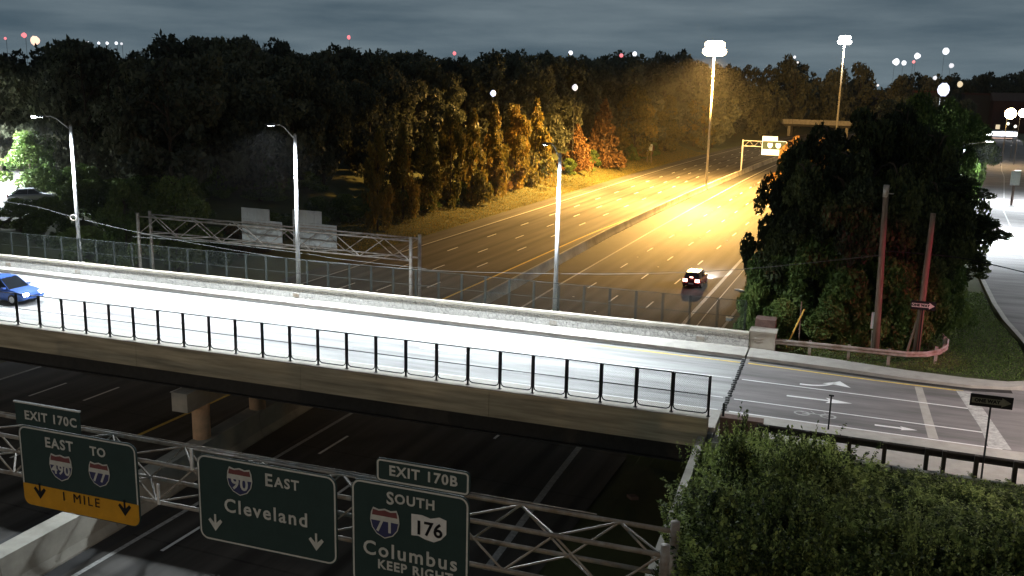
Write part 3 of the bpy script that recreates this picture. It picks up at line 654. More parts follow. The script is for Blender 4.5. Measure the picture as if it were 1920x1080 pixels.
# ------------------------------------------------------------------ high masts
def high_mast(base, ztop, label, rad, power, n=8, emk='e_sodium', r0=.32, col=SODIUM, glare_bowl=.42, throw=(), tiers=1):
    o = thing('high_mast_light', label, 'light mast', base, 0)
    MB().tube(base, base+Z3*.5, r0*1.5, r0*1.5, n=12).build('base', M['conc'], o)
    t_ = Vector((base.x, base.y, ztop)); MB().tube(base+Z3*.5, t_, r0, r0*.45, n=12).build('mast', M['mastpole'], o, True)
    rg = MB(); pts = [t_+Vector((rad*cos(i*2*pi/16), rad*sin(i*2*pi/16), -.2)) for i in range(17)]; rg.path(pts, .06, 6)
    for i in range(4): rg.tube(t_-Z3*.2, pts[i*4], .05, n=5)
    rg.build('ring', M['galv'], o)
    for i in range(n*tiers):  # second tier and oversized bowls imitate the glare of the lamps
        a = i*2*pi/n+.2; rr_ = rad*(1 if i < n else .7); c = t_+Vector((rr_*cos(a), rr_*sin(a), -.3+(1.25 if i >= n else 0)))
        h = MB().tube(c+Z3*.3, c-Z3*.05, .12, glare_bowl*.8, n=10).build('luminaire', M['galv'], o)
        bl = MB(); prev = None
        for z, r in ((glare_bowl*.55, glare_bowl*.5), (glare_bowl*.25, glare_bowl*.95), (-glare_bowl*.25, glare_bowl), (-glare_bowl*.6, glare_bowl*.75), (-glare_bowl*.85, glare_bowl*.3)):
            ring = [c+Vector((r*cos(k*pi/6), r*sin(k*pi/6), z-.05)) for k in range(12)]
            if prev: bl.add(prev+ring, [(k, (k+1) % 12, 12+(k+1) % 12, 12+k) for k in range(12)])
            prev = ring
        bl.add(prev, [tuple(range(12))]); bl.build('glare_bowl', M[emk], h, True)
    if power: spot('mast_light', t_-Z3*1.3, t_-Z3*10, power*.8, col, 148, .7, 1.0, o)
    for dd, kk, an in throw: spot('mast_light', t_-Z3*1.2+Vector((dd.x, dd.y, 0)).normalized()*1.2, t_+dd, power*kk, col, an, 1.0, .8, o)
    return o
b0 = fp(MED(192), 192, 0)
high_mast(b0, PD(1334, 92, b0.dot(D)).z, 'tall high mast with blazing sodium lamp cluster over the freeway median', 1.35, P_MAST, 8, r0=.27, glare_bowl=1.05, tiers=2, throw=((-D*64-Z3*40-N*4, 1.3, 48), (-D*64-Z3*38+N*22, .6, 44), (D*75-Z3*36, .3, 72), (-N*34-D*40-Z3*30, 1.5, 54), (-N*30+D*10-Z3*27, .6, 58), (D*230-Z3*24, 1.3, 30)))
q = PD(1584, 76, 320); b2 = Vector((q.x, q.y, 6)); high_mast(b2, q.z, 'thinner distant high mast with white lamp cluster right of the freeway', 1.3, 60000, 6, 'e_white', .36, (1, .8, .5), .95, tiers=2)
# unseen next median mast, plus two side masts added to soften the sign shadows
for t_, s_, pw, cl in ((-31, -120, 62000, (1, .76, .52)), (62, -50, 40000, (1, .62, .30)), (-120, -60, 52000, (1, .84, .66))):
    b3 = fp(t_, s_, 0); b3.z = max(0, zg(b3)); o = thing('high_mast_light', 'sodium high mast out of the picture behind the camera, '+('over the median' if t_ == -31 else 'added on the right bank to soften shadows' if t_ > 0 else 'added on the left bank to soften shadows'), 'light mast', b3, 0)
    MB().tube(b3, b3+Z3*30, .27, .15, 10).build('mast', M['mastpole'], o); MB().tube(b3+Z3*30, b3+Z3*30.4, 1.2, 1.2, 12).build('ring', M['darkpole'], o)
    spot('mast_light', b3+Z3*29.5, bp(-22, 36, 5), pw*.9, cl, 42, .8, 1.2, o)

# ------------------------------------------------------------------ trees
def leaf_mesh(name, cen, size, tone, m, flat=0.0):
    n = len(cen); a = rng.normal(size=(n, 3)); a[:, 2] *= (1-flat*.6); a /= np.linalg.norm(a, axis=1)[:, None]
    b = rng.normal(size=(n, 3)); b -= (b*a).sum(1)[:, None]*a; b /= np.linalg.norm(b, axis=1)[:, None]
    sz = (size*rng.uniform(.6, 1.35, n))[:, None]; a = a*sz; b = b*sz*.62
    v = np.stack([cen-a, cen-b*.9+a*.1, cen+a, cen+b*.9+a*.1], 1).reshape(-1, 3)
    me = bpy.data.meshes.new(name); me.vertices.add(4*n); me.vertices.foreach_set('co', v.astype(np.float32).ravel())
    me.loops.add(4*n); me.loops.foreach_set('vertex_index', np.arange(4*n, dtype=np.int32))
    me.polygons.add(n); me.polygons.foreach_set('loop_start', np.arange(0, 4*n, 4, dtype=np.int32))
    at = me.attributes.new('tone', 'FLOAT', 'POINT'); at.data.foreach_set('value', np.repeat(tone, 4).astype(np.float32))
    me.update(calc_edges=True); me.materials.append(m); return me
def crown(kind, n, size, mk):
    """unit crown: height 1 from z=0.., radius about .5 horizontally scaled later"""
    nc = {'round': 38, 'cone': 60, 'column': 46, 'shrub': 26}[kind]; C_ = []; R_ = []; ph = rng.uniform(0, 6.28, 3); am = rng.uniform(.12, .34)
    for i in range(nc):
        h = (i+.5)/nc if kind != 'shrub' else rng.uniform(0, 1); an = rng.uniform(0, 2*pi)
        if kind == 'round': w = .44*math.sin(pi*min(1, max(.06, h*.93+.05)))**.6; w *= 1+am*sin(2*an+ph[0])+am*.6*sin(3*an+5*h+ph[1]); z = .12+.84*h*(1-.08*rng.random()); r = rng.uniform(.06, .165)
        elif kind == 'cone': w = .42*(1-h)**.8*min(1, (h+.02)/.06+.4); z = .04+.93*h; r = .05+.10*(1-h)
        elif kind == 'column': w = .34*math.sin(pi*min(.97, max(.1, h*.85+.12)))**.5; z = .04+.9*h; w *= 1+.2*sin(2*an+7*h+ph[2]); r = rng.uniform(.065, .14)
        else: w = .42*sqrt(max(0, 1-h**2)); z = .05+.72*h; r = rng.uniform(.12, .2)
        q = w*sqrt(rng.uniform(.15, 1)); C_.append((q*cos(an), q*sin(an), z)); R_.append(r)
    C_ = np.array(C_); R_ = np.array(R_); idx = rng.choice(nc, n, p=R_**2/(R_**2).sum()); d_ = rng.normal(size=(n, 3)); d_ /= np.linalg.norm(d_, axis=1)[:, None]
    rr = R_[idx]*rng.uniform(.35, 1.08, n)**.5; cen = C_[idx]+d_*rr[:, None]*np.array([1, 1, .75])
    if mk == 'leaf_shrub':
        ns_ = n//3; k = rng.integers(0, 26, ns_); sx = rng.normal(0, .26, 26); sy = rng.normal(0, .26, 26); sl = rng.uniform(.5, 1.25, 26); lx = rng.normal(0, .22, 26); ly = rng.normal(0, .22, 26)
        f_ = rng.uniform(.1, 1, ns_); cen[:ns_, 0] = sx[k]+lx[k]*f_+rng.normal(0, .02, ns_); cen[:ns_, 1] = sy[k]+ly[k]*f_+rng.normal(0, .02, ns_); cen[:ns_, 2] = sl[k]*f_
    keep = cen[:, 2] > .005; cen = cen[keep]; idx = idx[keep]
    ct = rng.uniform(.2, .8, nc); tone = np.clip(ct[idx]+rng.normal(0, .14, len(idx)), 0, 1)
    return leaf_mesh('crown', cen, size, tone, M[mk])
def trunk_mesh(kind):
    b = MB(); top = .9 if kind != 'shrub' else .5; p0 = Vector((0, 0, -.03)); k = 6
    for i in range(k):
        p1 = Vector((rng.uniform(-.015, .015), rng.uniform(-.015, .015), top*(i+1)/k)); b.tube(p0, p1, .024*(1-i/k*.8), .024*(1-(i+1)/k*.8), 7, False); p0 = p1
        if i >= 1:
            for j in range(2):
                a = rng.uniform(0, 2*pi); L = .34*(1-i/k*.7); q = p1+Vector((L*cos(a), L*sin(a), L*.55)); mid = (p1+q)/2+Z3*.03; b.tube(p1, mid, .009, .006, 5, False); b.tube(mid, q, .006, .002, 5, False)
    me = bpy.data.meshes.new('trunk'); me.from_pydata([tuple(v) for v in b.v], [], b.f); me.materials.append(M['bark']); return me
PROTO = {}
def variants(key, kind, cnt, n, size, mk): PROTO[key] = [(crown(kind, n, size, mk), trunk_mesh(kind)) for _ in range(cnt)]
variants('wood', 'round', 6, 5200, .027, 'leaf_dark')
variants('woodfar', 'round', 3, 2600, .034, 'leaf_dark')
variants('cone', 'cone', 3, 5000, .026, 'leaf_autumn')
variants('col', 'column', 3, 5200, .026, 'leaf_autumn')
variants('rust', 'cone', 2, 5000, .026, 'leaf_rust')
variants('near', 'round', 4, 11000, .021, 'leaf_green')
variants('clump', 'round', 4, 11000, .021, 'leaf_deep')
variants('bush', 'shrub', 4, 9000, .026, 'leaf_green')
variants('hedge', 'shrub', 6, 6200, .031, 'leaf_shrub')
variants('autbush', 'shrub', 2, 5000, .030, 'leaf_rust')
def plant(key, p, h, w, name, label, cat, group=None, trunk=True):
    cm, tm = PROTO[key][rng.integers(len(PROTO[key]))]; a = rng.uniform(0, 2*pi)
    o = bpy.data.objects.new(name, None); COL.objects.link(o); o.location = p; o.rotation_euler = (0, 0, a); o.scale = (w, w*rng.uniform(.9, 1.1), h)
    tag(o, label, cat, group); c = bpy.data.objects.new('crown', cm); COL.objects.link(c); c.parent = o
    if trunk: t_ = bpy.data.objects.new('trunk', tm); COL.objects.link(t_); t_.parent = o
    return o
# named front-row trees along the freeway edge: (base x,y, top y, width px, key, label)
ROW = [(1300, 274, 186, 70, 'col', 'olive tree standing just left of the sodium mast'),
       (1245, 284, 178, 66, 'col', 'olive tree behind the tan roadside sign'),
       (1190, 298, 162, 74, 'col', 'broad golden brown tree left of the tan roadside sign'),
       (1130, 312, 182, 62, 'rust', 'tall pointed orange tree standing apart in the lit row'),
       (1080, 324, 230, 48, 'rust', 'short bright orange tree just right of the third bridge lamp'),
       (1003, 346, 182, 62, 'cone', 'golden pointed tree just left of the third bridge lamp'),
       (965, 356, 195, 50, 'col', 'orange brown columnar tree among the lit row'),
       (925, 366, 190, 54, 'cone', 'narrow olive tree below the blue white light'),
       (885, 380, 200, 56, 'cone', 'yellow lit columnar tree with dark base'),
       (845, 388, 205, 52, 'col', 'golden tree at the edge of the lit row, left part'),
       (800, 398, 215, 54, 'cone', 'half shaded olive tree where the lit grass narrows'),
       (755, 412, 225, 52, 'cone', 'dim dark green columnar tree near the grass corner'),
       (708, 432, 240, 50, 'col', 'dark tree with a few orange leaves at the grass corner')]
for x, y, ty, w, key, lab in ROW:
    b = hit(x, y); s_ = b.dot(D); h = PD(x, ty, s_).z-b.z; dist = (b-EYE).length; wm = w/F_PX*dist/.68
    plant(key, b-Z3*.1, h, wm, 'roadside_tree', lab, 'tree', 'lit trees along the freeway edge')
SKY = interp([(-60, 84), (0, 88), (60, 86), (140, 64), (190, 84), (250, 92), (300, 72), (340, 60), (380, 66), (420, 57), (470, 62), (500, 80), (520, 60), (555, 95), (600, 92), (650, 78), (690, 92), (760, 95), (830, 102), (900, 108), (925, 95), (952, 84), (985, 104), (1030, 88), (1075, 100), (1110, 108), (1150, 96), (1200, 104), (1235, 92), (1260, 78), (1300, 95), (1340, 112), (1400, 112), (1430, 92), (1465, 84), (1500, 108), (1560, 116), (1600, 108), (1650, 124), (1690, 134), (1780, 140), (1850, 136), (1990, 128)])
placed = []; CAND = []
def wood(n_try, smin, smax, tmin, tmax, gap, key, hmin, hmax, lab, grp, name='woodland_tree', cap=400, margin=8, skip=None):
    cnt = 0
    for _ in range(n_try):
        if cnt >= cap: break
        s_ = rng.uniform(smin, smax); t_ = rng.uniform(tmin, tmax); p = fp(t_, s_); p.z = zg(p)
        if any((p.x-a)**2+(p.y-b)**2 < gap*gap for a, b in placed): continue
        x, y = to_px(p+Z3*12)
        if p.y < 30 or x < -60 or x > 1980: continue
        if skip and skip(p, x, y): continue
        lim = SKY(x)+margin*rng.uniform(0, 1.6); top = PD(x, lim, p.dot(D)).z; h = min(rng.uniform(hmin, hmax), top-p.z)
        if h < 7: continue
        placed.append((p.x, p.y)); cnt += 1; CAND.append((p.length, p, h, h*rng.uniform(.62, .85), key, name, lab, grp))
    return cnt
def zone(px, dist, lab):
    if 'woods' not in lab: return lab
    a = ('at the far left edge', 'behind the left bridge lamp', 'between the left and middle bridge lamps', 'behind the middle bridge lamp', 'right of the middle bridge lamp', 'left of the yellow lit row', 'behind the yellow lit row', 'behind the third bridge lamp', 'left of the sodium mast', 'behind the sodium mast', 'beyond the far overpass')[min(10, max(0, int((px+30)/140)))]
    r = 'front rows' if dist < 135 else ('middle depth' if dist < 200 else 'skyline')
    return 'dark tree of the woods %s, %s' % (a, r)
def plant_wood():
    cell = 8; GW, GH = 260, 150; cov = np.zeros((GH, GW), bool); n_ = 0     # 8 px cells, margin of 10 cells
    for d_, p, h, w, key, name, lab, grp in sorted(CAND, key=lambda c: c[0]):
        x, y1 = to_px(p+Z3*h); _, y0 = to_px(p+Z3*h*.15); hw = w*.40/d_*F_PX
        j0, j1 = int((x-hw)/cell)+10, int((x+hw)/cell)+10; i0, i1 = int(y1/cell)+10, int(y0/cell)+10
        j0 = max(0, j0); j1 = min(GW-1, j1); i0 = max(0, i0); i1 = min(GH-1, i1)
        if j1 <= 10 or j0 > 250 or j1 <= j0 or i1 <= i0: continue
        sub = cov[i0:i1+1, j0:j1+1]; ii, jj = np.mgrid[i0:i1+1, j0:j1+1]; cy = (i0+i1)/2; cx = (j0+j1)/2
        el = (((ii-cy)/((i1-i0)/2+.5))**2+((jj-cx)/((j1-j0)/2+.5))**2) < 1
        free = (el & ~sub).sum()/max(1, el.sum())
        if free < .07: continue
        core = (((ii-cy)/((i1-i0)/2*.8+.5))**2+((jj-cx)/((j1-j0)/2*.8+.5))**2) < 1
        cov[i0:i1+1, j0:j1+1] |= core; n_ += 1
        plant(key, p, h, w, name, zone(x, d_, lab), 'tree', grp)
    return n_
def gap_left(p, x, y):     # keep the frontage street in view at far left
    b = to_px(p)
    s_ = p.dot(D); t_ = p.dot(N)
    return (x < 125 and s_ < 104 and t_ > -112)
c1 = wood(3000, 84, 262, -94, -73, 6.4, 'wood', 14, 22, 'dark leafy tree in the dense woods beyond the freeway', 'dark trees massed in the woods', skip=gap_left)
c2 = wood(3000, 60, 330, -170, -88, 8.5, 'wood', 17, 23, 'dark leafy tree in the dense woods beyond the freeway', 'dark trees massed in the woods', cap=90, skip=gap_left)
c3 = wood(2500, 250, 430, -150, -60, 9.5, 'woodfar', 18, 26, 'dark leafy tree in the dense woods beyond the freeway', 'dark trees massed in the woods', cap=60)
c4 = wood(2500, 458, 560, -200, 150, 11, 'woodfar', 22, 34, 'dark tree in the belt behind the far overpass', 'dark trees behind the far overpass', cap=45, margin=10)
c5 = wood(2500, 300, 560, -300, -150, 12, 'woodfar', 20, 28, 'dark leafy tree in the dense woods beyond the freeway', 'dark trees massed in the woods', cap=40)
c6 = wood(1200, 100, 430, -7, 22, 7, 'wood', 9, 14, 'dark tree in the belt between freeway and side street', 'trees between freeway and side street', cap=40, skip=lambda p, x, y: p.dot(N) > Wed(p.dot(D))-3.5 or x < 1450, margin=60)
c7 = wood(800, 190, 480, 24, 120, 11, 'wood', 8, 14, 'dim green tree beyond the side street', 'trees beyond the side street', cap=40, margin=30, skip=lambda p, x, y: p.dot(N) < Ced(p.dot(D))+5)
c9 = wood(1500, 300, 390, 12, 60, 8, 'woodfar', 8, 13, 'dim tree in front of the shops beyond the side street', 'dim trees in front of the shops', cap=34, margin=30, skip=lambda p, x, y: Wed(p.dot(D))-4 < p.dot(N) < Ced(p.dot(D))+4)
c8 = wood(2500, 525, 640, -25, 60, 8, 'woodfar', 12, 30, 'dark tree in the belt beyond the side street lights', 'dark trees at the far right', cap=60, margin=12)
print('trees', c1, c2, c3, c4, c5, c6, c7, c8, 'kept', plant_wood())
# understory along the wood edge
for i in range(46):
    s_ = 78+i*4.1; t_ = -65.5+rng.uniform(-2.2, 1.6); p = fp(t_, s_); p.z = zg(p)-.1
    if s_ < 110: t_ -= (110-s_)*.1
    x, y = to_px(p)
    plant('autbush' if rng.random() < .3 else 'bush', p, rng.uniform(2.2, 4.5), rng.uniform(3.5, 5.5), 'understory_bush', 'low bush filling the foot of the tree line', 'bush', 'bushes under the tree line', False)
for i in range(26):     # scrub on the far left bank, catching the street light
    s_ = rng.uniform(58, 112); t_ = rng.uniform(-86, -66); p = fp(t_, s_); p.z = zg(p)-.1; x, y = to_px(p+Z3)
    if x < 105 and y < 410: continue
    plant('bush', p, rng.uniform(2.5, 5.5), rng.uniform(4, 6), 'understory_bush', 'green scrub on the left bank behind the bridge', 'bush', 'scrub on the left bank', False)
for px, py, ty, w, lab in ((60, 365, 245, 110, 'bright green tree lit by the frontage street lamp, far left'), (40, 440, 390, 95, 'yellow green lit bush below the frontage street, far left'), (330, 420, 330, 110, 'patchy lit green tree between the first two bridge lamps'), (235, 430, 340, 80, 'dim tree with bright flecks right of the left bridge lamp')):
    p = fp(-78, 80) if px == 40 else None
    base = P(px, py, 6.0) if px != 40 else P(px, py, 5); base.z = zg(base)
    h = PD(px, ty, base.dot(D)).z-base.z; plant('near', base, max(3, h), w/F_PX*(base-EYE).length/.85, 'lit_tree', lab, 'tree')

# right-hand cluster beside the bridge
CL = [(1500, 262, 118, 60, 74), (1560, 232, 112, 62, 80), (1640, 205, 130, 64, 82), (1705, 196, 120, 66, 84), (1765, 250, 120, 63, 76), (1460, 330, 90, 64, 76), (1520, 300, 110, 60, 66), (1600, 270, 120, 60, 66), (1690, 290, 120, 61, 66), (1765, 340, 100, 63, 70), (1610, 330, 120, 57.5, 60), (1500, 400, 110, 58, 60), (1710, 390, 110, 59, 60)]
CN = ['at the upper left shoulder', 'left of the top', 'under the highest top', 'at the highest top', 'at the upper right shoulder', 'at the left flank above the lanes', 'left of centre', 'in the very middle', 'behind the taller utility pole', 'at the right flank by the bright street', 'below the middle', 'low at the left beside the red car lanes', 'behind the shorter utility pole']
for i, (x, ty, w, v, _) in enumerate(CL):
    v = v+rng.uniform(0, 1.5)+(8 if i < 5 else 0); q = PV(x, ty+rng.uniform(-14, 10), v); p = Vector((q.x, q.y, 0)); p.z = zg(p); h = q.z-p.z
    plant('clump', p-Z3*.2, h, w/F_PX*v*1.12/.85, 'cluster_tree', 'dark leafy tree of the right clump, '+CN[i], 'tree', 'trees massed right of the freeway')
for x, ty, w, v, lab in ((1772, 186, 90, 120, 'dim green tree above the right clump, left of the blue white lamp'), (1812, 205, 80, 130, 'green lit tree at the start of the curving side street'), (1800, 250, 80, 100, 'green tree overhanging the left kerb of the side street'), (1730, 182, 90, 125, 'dark green tree rising behind the right clump'), (1835, 228, 60, 160, 'small lit tree on the left kerb near the bus')):
    q = PV(x, ty, v); p = Vector((q.x, q.y, 0)); p.z = zg(p); plant('near', p, q.z-p.z, w/F_PX*v*1.12/.85, 'street_tree', lab, 'tree')
BU = [(1440, 560, 470, 70, 59), (1490, 600, 480, 90, 58), (1545, 610, 440, 100, 58.5), (1600, 640, 500, 90, 56.5), (1670, 630, 480, 90, 57.5), (1700, 640, 540, 70, 57), (1480, 640, 560, 90, 56), (1560, 645, 575, 90, 55.5), (1750, 600, 500, 80, 60), (1420, 590, 530, 60, 58), (1440, 640, 590, 60, 56), (1790, 560, 480, 60, 64), (1620, 600, 440, 90, 60)]
for i, (x, by, ty, w, v) in enumerate(BU):
    q = PV(x, ty, v); p = Vector((q.x, q.y, 0)); p.z = zg(p)-.2; plant('bush', p, max(1, (q.z-p.z)*1.15), w/F_PX*v*1.12/.8, 'verge_bush', 'green bush under the right clump, '+('low behind the guardrail' if by > 600 else 'at mid height')+(' left of the stakes' if x < 1480 else ' right of the stakes' if x < 1620 else ' behind the utility poles'), 'bush', 'bushes in front of the right clump', False)
# long leafy boughs reaching over the bright street on the right
for px, py, w, h in ((1800, 360, 90, 1.9), (1818, 430, 110, 2.2), (1800, 500, 110, 2.2)):
    q = PV(px, py, 66); plant('clump', q-Z3*h/2, h*1.0, w/F_PX*70, 'cluster_tree', 'leafy bough side of the right clump, cut out against the bright street', 'tree', 'boughs over the bright street', False)
# far bushes glowing orange round the cantilever sign
for x, y in ((1500, 262), (1515, 290), (1490, 240), (1540, 245), (1480, 305), (1466, 318)):
    s_ = 205+rng.uniform(0, 40); q = PD(x, y, s_); p = Vector((q.x, q.y, 0)); p.z = zg(p); plant('autbush', p, max(2.5, q.z-p.z), 7, 'verge_bush', 'orange lit bush by the far cantilever sign', 'bush', 'orange lit bushes by the far sign', False)

# hedge and weeds in the right foreground
for i in range(170):
    px = rng.uniform(1290, 2000); py = rng.uniform(880, 1260); zz = 5.4
    q = P(px, py, zz); u_, v_ = q.dot(U), q.dot(V)
    if v_ > 36.2 or v_ < 18: continue
    if u_ < -3.1: continue
    p = Vector((q.x, q.y, 0)); p.z = zg(p)-.25
    if px > 1580 and v_ > 30.5: hh = rng.uniform(.25, .6)
    else: hh = rng.uniform(.8, 2.3) if v_ < 33 else rng.uniform(.6, 1.1)
    plant('hedge', p, hh*1.25, rng.uniform(1.2, 2.6), 'hedge_shrub', 'leafy shrub on the foreground bank, '+('near the gantry post' if px < 1450 else 'left of the middle' if px < 1620 else 'right of the middle' if px < 1780 else 'toward the right edge')+(', uppermost rows' if v_ > 33 else ', middle rows' if v_ > 29 else ', lowest rows'), 'bush', 'shrubs covering the foreground bank', False)
def weed_mesh():
    cen = []; 
    for k in range(34):
        x, y = rng.normal(0, .28, 2); hgt = rng.uniform(.6, 1.25); lean = rng.normal(0, .07, 2)
        for j in range(46):
            f = j/46; a = rng.uniform(0, 2*pi); r = .075*(1-f*.5); cen.append((x+lean[0]*f*3+r*cos(a), y+lean[1]*f*3+r*sin(a), hgt*f))
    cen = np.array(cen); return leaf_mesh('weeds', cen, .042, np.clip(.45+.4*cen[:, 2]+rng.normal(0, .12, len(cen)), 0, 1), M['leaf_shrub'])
WM = [weed_mesh() for _ in range(3)]
for i in range(95):
    px = rng.uniform(1318, 1640) if i < 70 else rng.uniform(1600, 1900); py = rng.uniform(835, 950); q = P(px, py, 5.9); u_, v_ = q.dot(U), q.dot(V)
    if v_ > 37.2 or u_ < -4.5 or v_ < 28: continue
    if px > 1600 and v_ > 35.5 and rng.random() < .6: continue
    p = Vector((q.x, q.y, 0)); p.z = zg(p)-.05; o = bpy.data.objects.new('tall_weeds', WM[i % 3]); COL.objects.link(o); o.location = p; k = rng.uniform(.7, 1.25) if px < 1560 else rng.uniform(.35, .6); o.scale = (1.1, 1.1, k); o.rotation_euler = (0, 0, rng.uniform(0, 6))
    tag(o, 'clump of tall upright weeds below the near guardrail', 'weeds', 'weed clumps below the near guardrail')
for i in range(80):
    px = rng.uniform(1290, 1930); py = rng.uniform(900, 1150); q = P(px, py, 6.2); u_, v_ = q.dot(U), q.dot(V)
    if v_ > 35.5 or u_ < -3.9 or v_ < 20: continue
    p = Vector((q.x, q.y, 0)); 
    if px > 1580 and v_ > 31: continue
    p.z = zg(p)+rng.uniform(.2, .9); o = bpy.data.objects.new('tall_weeds', WM[i % 3]); COL.objects.link(o); o.location = p; k = rng.uniform(.5, 1.1); o.scale = (1.4, 1.4, k); o.rotation_euler = (rng.uniform(-.3, .3), rng.uniform(-.3, .3), rng.uniform(0, 6))
    tag(o, 'wild sprigs poking out of the shrubs on the foreground bank', 'weeds', 'sprigs among the foreground shrubs')
# short ground cover over the foreground bank: uncountable
def cover(name, label, fn, n, size, m):
    cen = np.array([fn() for _ in range(n)]); o = bpy.data.objects.new(name, leaf_mesh(name, cen, size, rng.uniform(.1, .8, n), M[m])); COL.objects.link(o); tag(o, label, 'undergrowth', kind='stuff')
def f1():
    while True:
        p = bp(rng.uniform(-5.2, 14), rng.uniform(17, 37.1)); z = zg(p)
        if z > .2: return (p.x, p.y, z+rng.uniform(0, .22))
cover('ground_cover', 'low leafy undergrowth matting the foreground bank', f1, 60000, .05, 'leaf_shrub')
def f2():
    while True:
        p = bp(rng.uniform(-4, 10), rng.uniform(51.8, 75))
        if p.dot(N) < Wed(p.dot(D))-.5: return (p.x, p.y, zg(p)+rng.uniform(0, .14))
cover('verge_grass', 'rough grass on the verge between guardrail and side street', f2, 50000, .05, 'leaf_green')
def f3():
    s_ = rng.uniform(95, 300); p = fp(rng.uniform(-66, -57.3), s_); return (p.x, p.y, zg(p)+rng.uniform(0, .12))
cover('roadside_grass', 'lit rough grass beside the left shoulder of the freeway', f3, 60000, .09, 'leaf_autumn')

# ------------------------------------------------------------------ utility poles, one way signs, wires
def upole(px0, py0, px1, py1, v, label, r=.17, extra=True):
    a = PV(px0, py0, v); b = PV(px1, py1, v); a.z = min(a.z, 6.2)
    o = thing('utility_pole', label, 'utility pole', a-Z3*.4, ROTB)
    MB().tube(a-Z3*.4, b, r*1.15, r*.8, n=14).build('pole', M['wood'], o, True)
    return o, a, b
o, a, b = upole(1642, 655, 1662, 352, 54.6, 'taller wooden utility pole with pale metal cap, lit red on its right side')
MB().tube(b-Z3*.5, b+Z3*.15, .15, .15, n=12).build('metal_cap', M['galv'], o, True)
MB().tube(b-Z3*.3, b-Z3*.3+U*.4, .03).build('bracket', M['galv'], o)
k = a+(b-a)*.1; MB().box(lambda x, y, z: k+U*x+V*y+Z3*z, -.36, -.22, -.08, .08, .3, 1.2).build('meter_box', M['alu'], o)
MB().tube(a-U*.24, a-U*.24+(b-a)*.12, .03).build('conduit', M['galv'], o)
o, a, b = upole(1718, 655, 1750, 400, 55.6, 'shorter leaning wooden utility pole behind the one way sign')
MB().tube(a-Z3*.4+U*-.5, a-U*.1+(b-a)*.25, .08, .05).build('brace', M['wood'], o)
def oneway(c, v, w, h, label, postfoot, red=False):
    o = thing('one_way_sign', label, 'road sign', Vector((c.x, c.y, postfoot)), ROTB); f = lambda x, z, k=0: c+U*x+Z3*z-V*k
    MB().tube(Vector((c.x, c.y, postfoot)), c-Z3*h/2+V*.04, .035, n=6).build('post', M['black'], o)
    MB().prism([f(-w/2, -h/2), f(w/2, -h/2), f(w/2, h/2), f(-w/2, h/2)], V*.02).build('sign_panel', M['sblack'], o)
    k = .012; q = .72
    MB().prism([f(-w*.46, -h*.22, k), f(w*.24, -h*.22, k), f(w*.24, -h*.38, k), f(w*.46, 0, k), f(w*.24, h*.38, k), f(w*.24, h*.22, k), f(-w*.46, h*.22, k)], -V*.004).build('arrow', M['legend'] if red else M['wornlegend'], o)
    text(o, 'ONE WAY', c-U*w*.1, U, Z3, V, h*.26, M['sblack'], .024)
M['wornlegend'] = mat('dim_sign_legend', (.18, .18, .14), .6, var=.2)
cc = PV(1731, 573, 55.3); oneway(cc, 55.3, 1.25, .48, 'small red lit one way sign in front of the shorter utility pole', 6.0, True)
cc = PV(1859, 753, 37.3); oneway(cc, 37.3, 1.42, .46, 'black one way sign on a thin post beyond the near guardrail', 6.1)
q = PV(1558, 752, 40.2)
o = thing('sign_post', 'bare thin black post standing on the near sidewalk', 'post', bp(q.dot(U), 40.2, 6.1), ROTB); MB().tube(bp(q.dot(U), 40.2, 6.1), bp(q.dot(U), 40.2, 7.75), .035, n=6).build('post', M['black'], o); MB().box(bp, q.dot(U)-.1, q.dot(U)+.1, 40.16, 40.2, 7.7, 7.76).build('post_bracket', M['black'], o)
# leaning stakes near the pale pillar
A = PV(1474, 650, 54.2); B_ = PV(1508, 580, 54.2); C_ = PV(1497, 650, 54.2); E_ = PV(1503, 565, 54.2)
o = thing('guy_stake', 'yellowish guy guard leaning beside a thin upright stake behind the guardrail', 'stake', A, ROTB)
MB().tube(A, B_, .045, n=6).build('guy_guard', M['yellow'], o); MB().tube(C_, E_, .03, n=6).build('stake', M['wood'], o)
def wire(pts, v, label, r=.02, m='wire'):
    q = [PV(x, y, vv) for (x, y), vv in zip(pts, v if isinstance(v, list) else [v]*len(pts))]
    # smooth through points
    out = []
    for i in range(len(q)-1):
        p0 = q[max(0, i-1)]; p1 = q[i]; p2 = q[i+1]; p3 = q[min(len(q)-1, i+2)]
        for k in range(6):
            t = k/6; out.append(.5*((2*p1)+(p2-p0)*t+(2*p0-5*p1+4*p2-p3)*t*t+(3*p1-p0-3*p2+p3)*t**3))
    out.append(q[-1]); tag(MB().path(out, r, 5).build('overhead_wire', M[m]), label, 'wire')
wire([(-40, 372), (60, 386), (145, 409), (270, 438), (420, 466), (560, 487), (700, 499), (850, 509), (1040, 513), (1200, 513), (1400, 504), (1655, 478)], 53.3, 'long overhead wire sagging across behind the far fence', .014)
wire([(250, 444), (400, 455), (560, 474), (640, 486), (800, 504)], 53.6, 'short cable running along the truss behind the middle lamp', .012)
wire([(1655, 470), (1790, 482), (1860, 496), (1960, 520)], [54.6, 58, 58, 58], 'dark wire crossing in front of the bright street at right', .03, 'black')
o = thing('pole_bracket_cable', 'coiled cable loop hanging on the left bridge lamp pole', 'cable', PV(138, 408, 52.9), ROTB); c0 = PV(138, 408, 52.6)
MB().path([c0+U*(.3*cos(a*pi/6))+Z3*(.2*sin(a*pi/6)) for a in range(13)], .03).build('coil', M['galv'], o)

